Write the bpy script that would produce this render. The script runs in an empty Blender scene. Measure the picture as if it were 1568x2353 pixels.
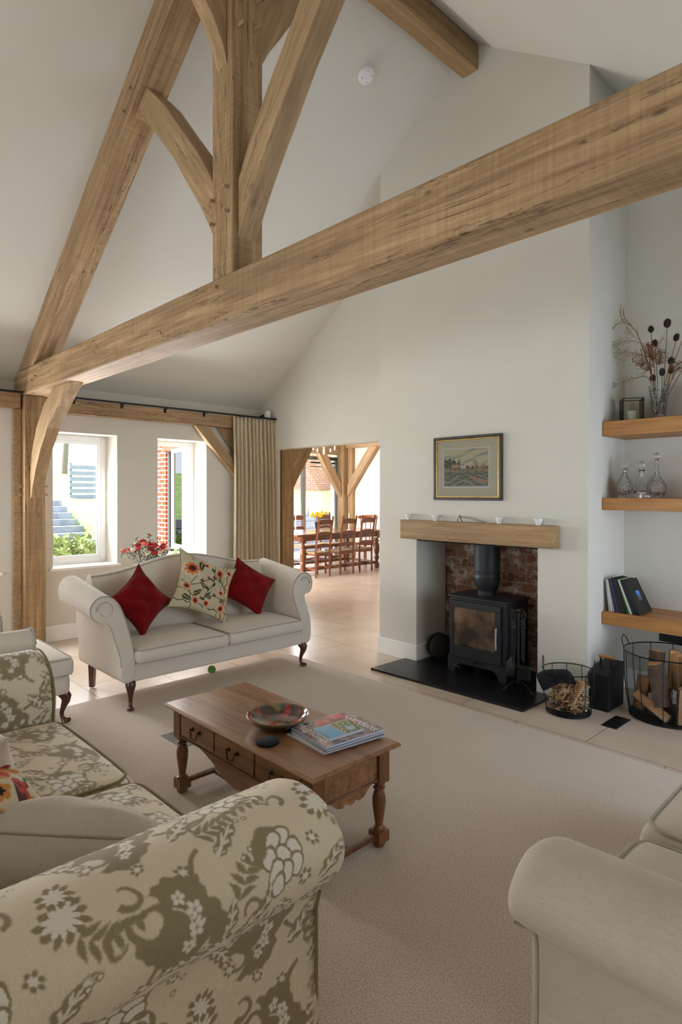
import bpy, bmesh, math, random
import numpy as np
from mathutils import Vector, Matrix
random.seed(7); rng = np.random.default_rng(5)
SC = bpy.context.scene
COL = SC.collection
PI = math.pi

# ------------------------------------------------------------------ colour
def lin(r, g, b):
    f = lambda v: (v/255)/12.92 if v/255 <= 0.04045 else (((v/255)+0.055)/1.055)**2.4
    return (f(r), f(g), f(b))
def linA(c): return np.array(lin(*c))

# ------------------------------------------------------------------ materials
def newmat(name):
    m = bpy.data.materials.new(name); m.use_nodes = True
    nt = m.node_tree
    return m, nt, nt.nodes['Principled BSDF']
def setb(b, **k):
    for n, v in k.items():
        b.inputs[n.replace('_', ' ')].default_value = v
def N(nt, t, **k):
    n = nt.nodes.new(t)
    for a, v in k.items():
        if a in n.inputs.keys(): n.inputs[a].default_value = v
        else: setattr(n, a, v)
    return n
def ramp(nt, stops):
    n = nt.nodes.new('ShaderNodeValToRGB'); e = n.color_ramp.elements
    while len(e) > 1: e.remove(e[-1])
    e[0].position = stops[0][0]; e[0].color = (*stops[0][1], 1)
    for p, c in stops[1:]:
        x = e.new(p); x.color = (*c, 1)
    return n
def coords(nt, scale=(1,1,1), rot=(0,0,0), kind='Object'):
    t = nt.nodes.new('ShaderNodeTexCoord'); mp = nt.nodes.new('ShaderNodeMapping')
    mp.inputs['Scale'].default_value = scale; mp.inputs['Rotation'].default_value = rot
    nt.links.new(t.outputs[kind], mp.inputs['Vector']); return mp.outputs['Vector']
def noise(nt, vec, scale, detail=4, rough=.55, dist=0):
    n = nt.nodes.new('ShaderNodeTexNoise'); n.inputs['Scale'].default_value = scale
    n.inputs['Detail'].default_value = detail; n.inputs['Roughness'].default_value = rough
    n.inputs['Distortion'].default_value = dist
    nt.links.new(vec, n.inputs['Vector']); return n.outputs['Fac']
def bump(nt, b, h, strength=.2, dist=.01):
    n = nt.nodes.new('ShaderNodeBump'); n.inputs['Strength'].default_value = strength
    n.inputs['Distance'].default_value = dist
    nt.links.new(h, n.inputs['Height']); nt.links.new(n.outputs['Normal'], b.inputs['Normal'])
def mix(nt, fac, a, b, mode='MIX'):
    n = nt.nodes.new('ShaderNodeMix'); n.data_type = 'RGBA'; n.blend_type = mode
    for v, i in ((fac, 0), (a, 6), (b, 7)):
        if hasattr(v, 'links'): nt.links.new(v, n.inputs[i])
        elif i == 0: n.inputs[0].default_value = v
        else: n.inputs[i].default_value = (*v, 1)
    return n.outputs[2]

def plain(name, col, rough=.6, metal=0, var=0.06, nscale=30, bmp=0, bscale=None, spec=.5, **k):
    m, nt, b = newmat(name); v = coords(nt)
    f = noise(nt, v, nscale)
    c1 = tuple(x*(1-var) for x in col); c2 = tuple(min(1, x*(1+var)) for x in col)
    r = ramp(nt, [(.3, c1), (.7, c2)]); nt.links.new(f, r.inputs['Fac'])
    nt.links.new(r.outputs['Color'], b.inputs['Base Color'])
    setb(b, Roughness=rough, Metallic=metal, Specular_IOR_Level=spec)
    for a, x in k.items(): b.inputs[a.replace('_', ' ')].default_value = x
    if bmp: bump(nt, b, noise(nt, v, bscale or nscale*4, 3), bmp, .004)
    return m

def timber(name, dark, light, rough=.62, grain=(1.0, 22, 22), saw=0.0, crack=.0, knots=.0, coat=0, bmp=.25, spec=.3):
    """grain runs along local X"""
    m, nt, b = newmat(name); v = coords(nt, grain)
    f = noise(nt, v, 1.6, 7, .62, .5)
    mid = tuple((a+c)/2 for a, c in zip(dark, light))
    r = ramp(nt, [(.28, dark), (.5, mid), (.72, light)]); nt.links.new(f, r.inputs['Fac'])
    c = r.outputs['Color']
    v2 = coords(nt, (.8, 3.0, 3.0)); f2 = noise(nt, v2, 1.5, 3)
    r2 = ramp(nt, [(.3, (.80, .78, .74)), (.7, (1.12, 1.1, 1.06))]); nt.links.new(f2, r2.inputs['Fac'])
    c = mix(nt, 1.0, c, r2.outputs['Color'], 'MULTIPLY')
    hgt = f
    if saw:
        v3 = coords(nt, (70, 2.5, 2.5)); f3 = noise(nt, v3, 1.0, 3, .6, .3)
        r3 = ramp(nt, [(.35, (1-saw,)*3), (.65, (1+saw*.6,)*3)]); nt.links.new(f3, r3.inputs['Fac'])
        c = mix(nt, 1.0, c, r3.outputs['Color'], 'MULTIPLY')
    if crack:
        v4 = coords(nt, (.55, 6, 6)); f4 = noise(nt, v4, 1.7, 5, .6, .6)
        r4 = ramp(nt, [(.0, (1, 1, 1)), (.488, (1, 1, 1)), (.5, (1-crack,)*3), (.512, (1, 1, 1))])
        nt.links.new(f4, r4.inputs['Fac'])
        v5 = coords(nt, (.9, 3, 3)); f5 = noise(nt, v5, 1.3, 2)
        g = ramp(nt, [(.44, (0, 0, 0)), (.54, (1, 1, 1))]); nt.links.new(f5, g.inputs['Fac'])
        c = mix(nt, g.outputs['Color'], c, mix(nt, 1.0, c, r4.outputs['Color'], 'MULTIPLY'))
    if knots:
        vo = nt.nodes.new('ShaderNodeTexVoronoi'); vo.inputs['Scale'].default_value = 3.2
        nt.links.new(coords(nt, (1, 2.2, 2.2)), vo.inputs['Vector'])
        r6 = ramp(nt, [(.0, (1-knots,)*3), (.045, (1-knots*.7,)*3), (.09, (1, 1, 1))]); nt.links.new(vo.outputs['Distance'], r6.inputs['Fac'])
        c = mix(nt, 1.0, c, r6.outputs['Color'], 'MULTIPLY')
    nt.links.new(c, b.inputs['Base Color'])
    setb(b, Roughness=rough, Specular_IOR_Level=spec, Coat_Weight=coat, Coat_Roughness=.25)
    bump(nt, b, hgt, bmp, .003)
    return m

def fabric(name, col, rough=.95, weave=450, bmp=.35, var=.05, sheen=.25, slub=.0):
    m, nt, b = newmat(name); v = coords(nt)
    f = noise(nt, v, weave, 2, .5); g = noise(nt, v, 7, 3)
    c1 = tuple(x*(1-var) for x in col); c2 = tuple(min(1, x*(1+var)) for x in col)
    r = ramp(nt, [(.25, c1), (.75, c2)]); nt.links.new(g, r.inputs['Fac'])
    r2 = ramp(nt, [(.3, (.9, .9, .9)), (.7, (1.06, 1.06, 1.06))]); nt.links.new(f, r2.inputs['Fac'])
    c = mix(nt, 1.0, r.outputs['Color'], r2.outputs['Color'], 'MULTIPLY')
    if slub:
        h = noise(nt, coords(nt, (30, 160, 160)), 1, 3, .6)
        r3 = ramp(nt, [(.35, (1-slub,)*3), (.65, (1+slub*.4,)*3)]); nt.links.new(h, r3.inputs['Fac'])
        c = mix(nt, 1.0, c, r3.outputs['Color'], 'MULTIPLY')
    nt.links.new(c, b.inputs['Base Color'])
    setb(b, Roughness=rough, Sheen_Weight=sheen, Specular_IOR_Level=.15)
    bump(nt, b, f, bmp, .002)
    return m

def colmat(name, rough=.8, bmp=0, weave=400, sheen=0, coat=0, spec=.3, streak=0):
    m, nt, b = newmat(name)
    a = nt.nodes.new('ShaderNodeVertexColor'); a.layer_name = 'Col'
    c = a.outputs['Color']; v = coords(nt)
    if streak:
        h = noise(nt, coords(nt, (420, 420, 60)), 1, 2, .6)
        r3 = ramp(nt, [(.3, (1-streak,)*3), (.7, (1+streak*.5,)*3)]); nt.links.new(h, r3.inputs['Fac'])
        c = mix(nt, 1.0, c, r3.outputs['Color'], 'MULTIPLY')
    nt.links.new(c, b.inputs['Base Color'])
    setb(b, Roughness=rough, Sheen_Weight=sheen, Coat_Weight=coat, Coat_Roughness=.05, Specular_IOR_Level=spec)
    if bmp: bump(nt, b, noise(nt, v, weave, 2), bmp, .002)
    return m

def glassm(name, tint=(1, 1, 1), rough=.02, ior=1.5, bmp=0, bs=60):
    m, nt, b = newmat(name)
    setb(b, Base_Color=(*tint, 1), Roughness=rough, Transmission_Weight=1.0, IOR=ior)
    if bmp:
        vo = nt.nodes.new('ShaderNodeTexVoronoi'); vo.inputs['Scale'].default_value = bs
        nt.links.new(coords(nt), vo.inputs['Vector']); bump(nt, b, vo.outputs['Distance'], bmp, .01)
    return m
def panem(name, tint=(1, 1, 1), refl=.08):
    m, nt, b = newmat(name); nt.nodes.remove(b)
    out = nt.nodes['Material Output']
    tr = N(nt, 'ShaderNodeBsdfTransparent'); tr.inputs['Color'].default_value = (*tint, 1)
    gl = N(nt, 'ShaderNodeBsdfGlossy'); gl.inputs['Roughness'].default_value = .01
    fr = N(nt, 'ShaderNodeFresnel'); fr.inputs['IOR'].default_value = 1.45
    f2 = N(nt, 'ShaderNodeNewGeometry')
    mx = N(nt, 'ShaderNodeMixShader')
    nt.links.new(fr.outputs['Fac'], mx.inputs['Fac']); nt.links.new(tr.outputs[0], mx.inputs[1]); nt.links.new(gl.outputs[0], mx.inputs[2])
    nt.links.new(mx.outputs[0], out.inputs['Surface']); return m

def brickmat(name, c1, c2, mortar, bw=.225, rh=.075, ms=.012, white=.0, axis='xz', rough=.9):
    m, nt, b = newmat(name)
    tc = nt.nodes.new('ShaderNodeTexCoord'); s = nt.nodes.new('ShaderNodeSeparateXYZ'); cb = nt.nodes.new('ShaderNodeCombineXYZ')
    nt.links.new(tc.outputs['Object'], s.inputs[0])
    nt.links.new(s.outputs['X' if axis[0] == 'x' else 'Y'], cb.inputs[0]); nt.links.new(s.outputs['Z' if axis[1] == 'z' else 'Y'], cb.inputs[1])
    k = nt.nodes.new('ShaderNodeTexBrick'); nt.links.new(cb.outputs[0], k.inputs['Vector'])
    k.inputs['Scale'].default_value = 1; k.inputs['Brick Width'].default_value = bw; k.inputs['Row Height'].default_value = rh
    k.inputs['Mortar Size'].default_value = ms; k.inputs['Mortar Smooth'].default_value = .25; k.inputs['Bias'].default_value = -.1
    k.inputs['Color1'].default_value = (*c1, 1); k.inputs['Color2'].default_value = (*c2, 1); k.inputs['Mortar'].default_value = (*mortar, 1)
    c = k.outputs['Color']
    f = noise(nt, tc.outputs['Object'], 18, 6, .7)
    r = ramp(nt, [(.3, (.55, .5, .5)), (.7, (1.25, 1.2, 1.15))]); nt.links.new(f, r.inputs['Fac'])
    c = mix(nt, .8, c, mix(nt, 1.0, c, r.outputs['Color'], 'MULTIPLY'))
    if white:
        f = noise(nt, tc.outputs['Object'], 7, 6, .75)
        r = ramp(nt, [(.50, (0, 0, 0)), (.62, (white,)*3)]); nt.links.new(f, r.inputs['Fac'])
        c = mix(nt, r.outputs['Color'], c, lin(188, 176, 160))
    nt.links.new(c, b.inputs['Base Color']); setb(b, Roughness=rough, Specular_IOR_Level=.2)
    bump(nt, b, k.outputs['Fac'], -.6, .01); return m

M = {}
M['wall'] = plain('wall_paint', lin(211, 207, 196), .9, var=.015, nscale=3, bmp=.04, bscale=160, spec=.2)
M['wall_warm'] = plain('dining_wall_paint', lin(238, 226, 216), .9, var=.01, nscale=3, spec=.2)
M['ceil'] = plain('ceiling_paint', lin(214, 211, 202), .9, var=.012, nscale=2, spec=.2)
M['white'] = plain('white_paint', lin(240, 239, 234), .5, var=.01, nscale=4)
M['upvc'] = plain('white_window_frame', lin(245, 246, 248), .35, var=.01)
M['oak'] = timber('green_oak', lin(132, 103, 73), lin(190, 160, 122), saw=.11, crack=.7, knots=.65)
M['oakplain'] = timber('planed_oak', lin(146, 118, 86), lin(188, 160, 124), crack=.5)
M['shelf'] = timber('shelf_oak', lin(156, 104, 52), lin(196, 145, 88), rough=.5, coat=.1)
M['mantel'] = timber('mantel_oak', lin(134, 106, 74), lin(176, 146, 108), rough=.6, crack=.3)
M['tablewood'] = timber('polished_table_wood', lin(92, 58, 36), lin(172, 124, 84), rough=.32, coat=.35, grain=(1.3, 14, 14), bmp=.12, spec=.5)
M['tabledark'] = timber('table_frame_wood', lin(84, 48, 24), lin(132, 84, 46), rough=.38, coat=.3, grain=(14, 14, 1.4), bmp=.1, spec=.5)
M['mahog'] = plain('dark_mahogany', lin(74, 32, 20), .25, var=.25, nscale=14, spec=.6)
M['chairwood'] = plain('ladder_chair_wood', lin(112, 64, 38), .35, var=.2, nscale=22)
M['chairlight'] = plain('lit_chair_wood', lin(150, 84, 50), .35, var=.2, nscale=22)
M['rush'] = fabric('rush_seat', lin(150, 120, 78), weave=120, bmp=.5)
M['black'] = plain('black_steel', lin(26, 27, 29), .45, metal=.2, var=.1, spec=.4)
M['stove'] = plain('stove_black', lin(34, 36, 40), .5, metal=.3, var=.08, bmp=.05, bscale=300)
M['iron'] = plain('wrought_iron', lin(52, 50, 48), .35, metal=.7, var=.2, bmp=.2, bscale=90)
M['wire'] = plain('black_wire', lin(28, 28, 28), .5, metal=.5)
M['chrome'] = plain('brushed_steel', lin(205, 208, 214), .22, metal=1, var=.03)
M['brass'] = plain('old_brass', lin(92, 76, 48), .35, metal=1, var=.25)
M['slate'] = plain('slate_hearth', lin(25, 25, 26), .3, var=.2, nscale=9, bmp=.05, spec=.4)
M['cream'] = fabric('cream_linen', lin(211, 201, 187), weave=520, var=.02)
M['oat'] = fabric('oatmeal_wool', lin(189, 176, 158), weave=420, var=.03, slub=.05)
M['oatpipe'] = fabric('oatmeal_piping', lin(168, 160, 142), weave=420, var=.03)
M['creampipe'] = fabric('cream_piping', lin(170, 164, 152), weave=420)
M['pipe'] = fabric('olive_piping', lin(128, 116, 80), weave=420)
M['greywool'] = fabric('grey_cream_wool', lin(196, 186, 172), weave=380, var=.05, slub=.03)
M['offwhite'] = fabric('white_cotton', lin(226, 218, 202), weave=500)
M['tan'] = fabric('tan_cotton', lin(196, 146, 96), weave=500)
M['curtain'] = fabric('curtain_linen', lin(186, 172, 146), weave=420, var=.04)
M['charcoal'] = fabric('charcoal_felt', lin(24, 24, 26), weave=400, bmp=.3, sheen=.1)
M['soot'] = plain('sooty_plate', lin(20, 19, 18), .85, var=.2)
M['stem'] = plain('dry_stem', lin(124, 82, 44), .8, var=.2)
M['teasel'] = plain('teasel_brown', lin(48, 34, 26), .95, var=.3, nscale=60)
M['seed'] = plain('seed_heads', lin(118, 78, 60), .9, var=.35, nscale=60)
M['bud'] = plain('pale_buds', lin(190, 176, 158), .8)
M['leaf'] = plain('flower_leaf', lin(60, 92, 62), .6, var=.3)
M['pred'] = plain('red_petal', lin(170, 24, 34), .6, var=.25, nscale=60)
M['ppink'] = plain('coral_petal', lin(222, 96, 92), .6, var=.2, nscale=60)
M['pwhite'] = plain('cream_petal', lin(236, 222, 204), .6, var=.1, nscale=60)
M['yellow'] = plain('daffodil_petal', lin(244, 206, 40), .5, var=.1)
M['glass'] = glassm('clear_glass'); M['cutglass'] = glassm('cut_crystal', bmp=.7, bs=75)
M['frost'] = plain('etched_glass', lin(250, 250, 250), .12, var=0, Transmission_Weight=.15)
M['greenglass'] = glassm('green_glass', (.35, .8, .2), .05)
M['pane'] = panem('window_pane'); M['lantpane'] = panem('lantern_pane', (.985, .992, .985))
M['candle'] = plain('candle_wax', lin(216, 214, 186), .5, var=.02, Subsurface_Weight=.2)
M['plastic'] = plain('white_plastic', lin(236, 234, 236), .4, var=.01)
M['grass'] = plain('garden_grass', lin(138, 166, 96), .95, var=.35, nscale=5, bmp=.6, bscale=50)
M['soil'] = plain('garden_soil', lin(150, 140, 112), .95, var=.3, nscale=4)
M['sleeper'] = timber('garden_sleeper', lin(112, 120, 138), lin(146, 152, 166), rough=.9)
M['paving'] = plain('patio_paving', lin(176, 172, 164), .9, var=.08, nscale=2)
M['bark'] = plain('tree_bark', lin(110, 100, 92), .95, var=.2)
M['crate'] = plain('weathered_crate', lin(120, 124, 140), .9, var=.15)
M['foliage'] = plain('shrub_leaf', lin(128, 148, 84), .8, var=.35, nscale=9)
M['brick_out'] = brickmat('house_brick', lin(176, 84, 62), lin(150, 66, 50), lin(205, 190, 170))
M['brick_garden'] = brickmat('garden_wall_brick', lin(170, 96, 78), lin(168, 116, 98), lin(176, 164, 150), axis='yz', white=.35)
M['brick_fire'] = brickmat('fireplace_brick', lin(106, 62, 46), lin(136, 98, 76), lin(128, 112, 92), bw=.235, rh=.082, ms=.009, white=.75)
M['pageblue'] = plain('magazine_pages', lin(196, 200, 214), .6, var=.05, nscale=200)
M['ball'] = fabric('tennis_felt', lin(104, 138, 60), weave=200)
M['wick'] = plain('red_plastic', lin(190, 50, 30), .5)
# stone floor
def floor_mat():
    m, nt, b = newmat('limestone_tiles')
    tc = nt.nodes.new('ShaderNodeTexCoord')
    mp = nt.nodes.new('ShaderNodeMapping'); mp.inputs['Location'].default_value = (.25, .02, 0)
    nt.links.new(tc.outputs['Object'], mp.inputs['Vector'])
    k = nt.nodes.new('ShaderNodeTexBrick'); nt.links.new(mp.outputs[0], k.inputs['Vector'])
    k.inputs['Scale'].default_value = 1; k.inputs['Brick Width'].default_value = .9; k.inputs['Row Height'].default_value = .6
    k.inputs['Mortar Size'].default_value = .0028; k.inputs['Mortar Smooth'].default_value = .1
    k.inputs['Color1'].default_value = (*lin(212, 196, 180), 1); k.inputs['Color2'].default_value = (*lin(202, 184, 166), 1)
    k.inputs['Mortar'].default_value = (*lin(134, 118, 104), 1)
    f = noise(nt, tc.outputs['Object'], 2.2, 8, .65)
    r = ramp(nt, [(.3, (.88, .86, .84)), (.7, (1.07, 1.06, 1.05))]); nt.links.new(f, r.inputs['Fac'])
    c = mix(nt, 1.0, k.outputs['Color'], r.outputs['Color'], 'MULTIPLY')
    f = noise(nt, tc.outputs['Object'], 11, 9, .8)
    r = ramp(nt, [(.63, (1, 1, 1)), (.72, (1.16, 1.15, 1.13))]); nt.links.new(f, r.inputs['Fac'])
    c = mix(nt, 1.0, c, r.outputs['Color'], 'MULTIPLY')
    nt.links.new(c, b.inputs['Base Color']); setb(b, Roughness=.24, Specular_IOR_Level=.45)
    bump(nt, b, k.outputs['Fac'], -.25, .004); return m
M['floor'] = floor_mat()
def rug_mat():
    m, nt, b = newmat('wool_loop_carpet'); v = coords(nt)
    w = coords(nt, (1, 1, 1), (0, 0, PI/4))
    f = noise(nt, v, 170, 3, .7); g = noise(nt, v, 2.0, 3)
    r = ramp(nt, [(.28, lin(150, 134, 118)), (.5, lin(202, 187, 170)), (.72, lin(226, 214, 198))]); nt.links.new(f, r.inputs['Fac'])
    r2 = ramp(nt, [(.3, (.96, .96, .96)), (.7, (1.03, 1.03, 1.02))]); nt.links.new(g, r2.inputs['Fac'])
    vo = nt.nodes.new('ShaderNodeTexVoronoi'); vo.inputs['Scale'].default_value = 95; nt.links.new(w, vo.inputs['Vector'])
    nt.links.new(mix(nt, 1.0, r.outputs['Color'], r2.outputs['Color'], 'MULTIPLY'), b.inputs['Base Color'])
    setb(b, Roughness=1, Sheen_Weight=.2, Specular_IOR_Level=.1)
    bump(nt, b, vo.outputs['Distance'], -.7, .006); return m
M['rug'] = rug_mat()
def stove_glass():
    m, nt, b = newmat('smoked_stove_glass'); v = coords(nt)
    f = noise(nt, v, 4, 4, .5)
    r = ramp(nt, [(.38, lin(44, 36, 30)), (.6, lin(124, 98, 76)), (.75, lin(158, 128, 100))]); nt.links.new(f, r.inputs['Fac'])
    nt.links.new(r.outputs['Color'], b.inputs['Base Color']); setb(b, Roughness=.1, Specular_IOR_Level=.6); return m
M['stoveglass'] = stove_glass()
M['velvet'] = fabric('crimson_velvet', lin(116, 6, 10), weave=600, bmp=.2, var=.3, sheen=.12)
M['damask'] = colmat('damask_weave', .82, bmp=.3, weave=500, sheen=.15, streak=.10)
M['stitched'] = colmat('embroidered_cloth', .85, bmp=.4, weave=350)
M['print'] = colmat('printed_paper', .45, spec=.4)
M['glossy'] = colmat('gloss_cover', .25, spec=.5, coat=.3)
M['glaze'] = colmat('glazed_ceramic', .12, spec=.6, coat=1.0)
M['logs'] = colmat('split_firewood', .9, bmp=.6, weave=90)
# ------------------------------------------------------------------ geometry helpers
class MB:
    def __init__(s): s.v = []; s.f = []; s.c = None
    def add(s, vs, fs):
        k = len(s.v); s.v += [tuple(map(float, p)) for p in vs]; s.f += [tuple(i+k for i in f) for f in fs]; return s
    def box(s, x0, y0, z0, x1, y1, z1, mat=None):
        x0, x1 = sorted((x0, x1)); y0, y1 = sorted((y0, y1)); z0, z1 = sorted((z0, z1))
        vs = [(x, y, z) for z in (z0, z1) for y in (y0, y1) for x in (x0, x1)]
        if mat is not None: vs = [tuple(mat @ Vector(p)) for p in vs]
        return s.add(vs, [(0, 2, 3, 1), (4, 5, 7, 6), (0, 1, 5, 4), (2, 6, 7, 3), (0, 4, 6, 2), (1, 3, 7, 5)])
    def tube(s, pts, r, n=8, cap=True, flat=1.0):
        pts = [Vector(p) for p in pts]; m = len(pts)
        rs = r if isinstance(r, (list, tuple)) else [r]*m
        closed = (pts[0]-pts[-1]).length < 1e-7 and m > 2
        if closed: pts = pts[:-1]; rs = rs[:-1]; m -= 1
        ref = None; rings = []
        for i, p in enumerate(pts):
            if closed: t = pts[(i+1) % m]-pts[i-1]
            else: t = pts[min(i+1, m-1)]-pts[max(i-1, 0)]
            if t.length < 1e-9: t = Vector((0, 0, 1))
            t.normalize()
            if ref is None:
                ref = Vector((0, 0, 1)) if abs(t.z) < .9 else Vector((1, 0, 0))
            a = ref - t*ref.dot(t)
            if a.length < 1e-6: a = t.orthogonal()
            a.normalize(); ref = a; b = t.cross(a)
            rings.append([p + a*(rs[i]*math.cos(2*PI*j/n)) + b*(rs[i]*flat*math.sin(2*PI*j/n)) for j in range(n)])
        vs = [q for R_ in rings for q in R_]; fs = []
        for i in range(m if closed else m-1):
            for j in range(n):
                a0 = i*n+j; a1 = i*n+(j+1) % n; k = ((i+1) % m)*n
                fs.append((a0, a1, k+(j+1) % n, k+j))
        if cap and not closed:
            fs.append(tuple(range(n-1, -1, -1))); fs.append(tuple((m-1)*n+j for j in range(n)))
        return s.add(vs, fs)
    def lathe(s, prof, c=(0, 0, 0), n=24, mat=None, cap=True):
        vs = []; fs = []; m = len(prof)
        for r, z in prof:
            for j in range(n):
                a = 2*PI*j/n; p = Vector((r*math.cos(a), r*math.sin(a), z))
                if mat is not None: p = mat @ p
                vs.append((p.x+c[0], p.y+c[1], p.z+c[2]))
        for i in range(m-1):
            for j in range(n):
                fs.append((i*n+j, i*n+(j+1) % n, (i+1)*n+(j+1) % n, (i+1)*n+j))
        if cap:
            if prof[0][0] > 1e-5: fs.append(tuple(range(n-1, -1, -1)))
            if prof[-1][0] > 1e-5: fs.append(tuple((m-1)*n+j for j in range(n)))
        return s.add(vs, fs)
    def prism(s, poly, ax, d0, d1):
        """poly: 2D points in the plane across axis ax ('x': (y,z), 'y': (x,z), 'z': (x,y))"""
        def P(p, d): return {'x': (d, p[0], p[1]), 'y': (p[0], d, p[1]), 'z': (p[0], p[1], d)}[ax]
        n = len(poly); vs = [P(p, d0) for p in poly]+[P(p, d1) for p in poly]
        fs = [tuple(range(n)), tuple(range(2*n-1, n-1, -1))]+[(i, i+n, (i+1) % n+n, (i+1) % n) for i in range(n)]
        return s.add(vs, fs)
    def ball(s, c, r, n=10, m=7, sc=(1, 1, 1)):
        return s.add(*_ball(c, r, n, m, sc))
def _ball(c, r, n, m, sc):
    vs = []; fs = []
    for i in range(m+1):
        t = PI*i/m
        for j in range(n):
            a = 2*PI*j/n
            vs.append((c[0]+r*sc[0]*math.sin(t)*math.cos(a), c[1]+r*sc[1]*math.sin(t)*math.sin(a), c[2]-r*sc[2]*math.cos(t)))
    for i in range(m):
        for j in range(n): fs.append((i*n+j, i*n+(j+1) % n, (i+1)*n+(j+1) % n, (i+1)*n+j))
    return vs, fs

def finish(o, smooth=None, bevel=0, weld=0):
    me = o.data
    bm = bmesh.new(); bm.from_mesh(me)
    if weld: bmesh.ops.remove_doubles(bm, verts=bm.verts, dist=weld)
    bmesh.ops.dissolve_degenerate(bm, dist=1e-6, edges=bm.edges)
    bmesh.ops.recalc_face_normals(bm, faces=bm.faces)
    bm.to_mesh(me); bm.free()
    if smooth is not None:
        me.polygons.foreach_set('use_smooth', [True]*len(me.polygons))
        if smooth < 180: me.set_sharp_from_angle(angle=math.radians(smooth))
    if bevel:
        b = o.modifiers.new('bevel', 'BEVEL'); b.width = bevel; b.segments = 2; b.limit_method = 'ANGLE'; b.angle_limit = math.radians(40)
def obj(name, mb, mat, parent=None, loc=None, smooth=None, bevel=0, rot=None):
    """mesh data are in world metres; loc moves the origin there. With a parent the vertices are taken relative to it."""
    o = bpy.data.objects.new(name, bpy.data.meshes.new(name))
    off = Vector(loc) if loc is not None else (Vector(parent['_o']) if parent is not None and '_o' in parent else Vector((0, 0, 0)))
    o.data.from_pydata([tuple(Vector(p)-off) for p in mb.v], [], mb.f)
    o.data.materials.append(mat)
    COL.objects.link(o)
    finish(o, smooth, bevel)
    if parent is not None:
        o.parent = parent
        if loc is not None:
            po = Vector(parent['_o']) if '_o' in parent else Vector((0, 0, 0)); o.location = off-po
        o['_o'] = tuple(off)
    else:
        o.location = off; o['_o'] = tuple(off)
    return o
def thing(name, label, cat, loc=(0, 0, 0), group=None):
    o = bpy.data.objects.new(name, None); COL.objects.link(o); o.empty_display_size = .05
    o.location = loc; o['_o'] = tuple(loc); o['label'] = label; o['category'] = cat
    if group: o['group'] = group
    return o
def tag(o, label, cat, group=None):
    o['label'] = label; o['category'] = cat
    if group: o['group'] = group
    return o
def struct(name, mb, mat, bevel=0, smooth=None):
    o = obj(name, mb, mat, bevel=bevel, smooth=smooth); o['kind'] = 'structure'; return o
def beam(name, p0, p1, w, h, mat, parent=None, up=(0, 0, 1), bevel=.006):
    """timber from p0 to p1 (centre line); grain along local X"""
    p0 = Vector(p0); p1 = Vector(p1); x = (p1-p0); L = x.length; x.normalize()
    z = Vector(up); z = (z-x*z.dot(x)).normalized(); y = z.cross(x)
    mb = MB().box(0, -w/2, -h/2, L, w/2, h/2)
    o = bpy.data.objects.new(name, bpy.data.meshes.new(name)); o.data.from_pydata(mb.v, [], mb.f); o.data.materials.append(mat); COL.objects.link(o)
    finish(o, None, bevel)
    Mx = Matrix((x, y, z)).transposed().to_4x4()
    off = Vector(parent['_o']) if parent is not None else Vector((0, 0, 0))
    o.matrix_world = Matrix.Translation(p0-off) @ Mx
    if parent is not None:
        o.parent = parent; o.matrix_local = Matrix.Translation(p0-off) @ Mx
    return o
def plank(name, poly, ax, d0, d1, mat, parent=None, bevel=.006, chord=None):
    """shaped timber: polygon prism whose local X follows its chord so the grain does too"""
    def P(p, d): return Vector({'x': (d, p[0], p[1]), 'y': (p[0], d, p[1]), 'z': (p[0], p[1], d)}[ax])
    a, b = chord or (poly[0], poly[len(poly)//2])
    p0 = P(a, d0); x = (P(b, d0)-p0).normalized(); y = {'x': Vector((1, 0, 0)), 'y': Vector((0, 1, 0)), 'z': Vector((0, 0, 1))}[ax]
    z = x.cross(y); R_ = Matrix((x, y, z)).transposed().to_4x4(); T = Matrix.Translation(p0) @ R_; Ti = T.inverted()
    mb = MB().prism(poly, ax, d0, d1)
    o = bpy.data.objects.new(name, bpy.data.meshes.new(name)); o.data.from_pydata([tuple(Ti @ Vector(p)) for p in mb.v], [], mb.f)
    o.data.materials.append(mat); COL.objects.link(o); finish(o, None, bevel)
    off = Vector(parent['_o']) if parent is not None else Vector((0, 0, 0))
    if parent is not None: o.parent = parent
    o.matrix_local = Matrix.Translation(-off) @ T
    return o
def copytree(o, parent=None):
    c = o.copy(); COL.objects.link(c)
    if parent is not None: c.parent = parent
    for ch in o.children: copytree(ch, c)
    return c
def catmull(pts, k=6, closed=False):
    P = [np.array(p, float) for p in pts]; n = len(P); out = []
    rng_ = range(n) if closed else range(n-1)
    for i in rng_:
        p0 = P[i-1] if (closed or i > 0) else 2*P[0]-P[1]; p1 = P[i]; p2 = P[(i+1) % n]
        p3 = P[(i+2) % n] if (closed or i+2 < n) else 2*P[-1]-P[-2]
        for j in range(k):
            t = j/k; out.append(.5*((2*p1)+(-p0+p2)*t+(2*p0-5*p1+4*p2-p3)*t*t+(-p0+3*p1-3*p2+p3)*t**3))
    if not closed: out.append(P[-1])
    return np.array(out)
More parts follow.
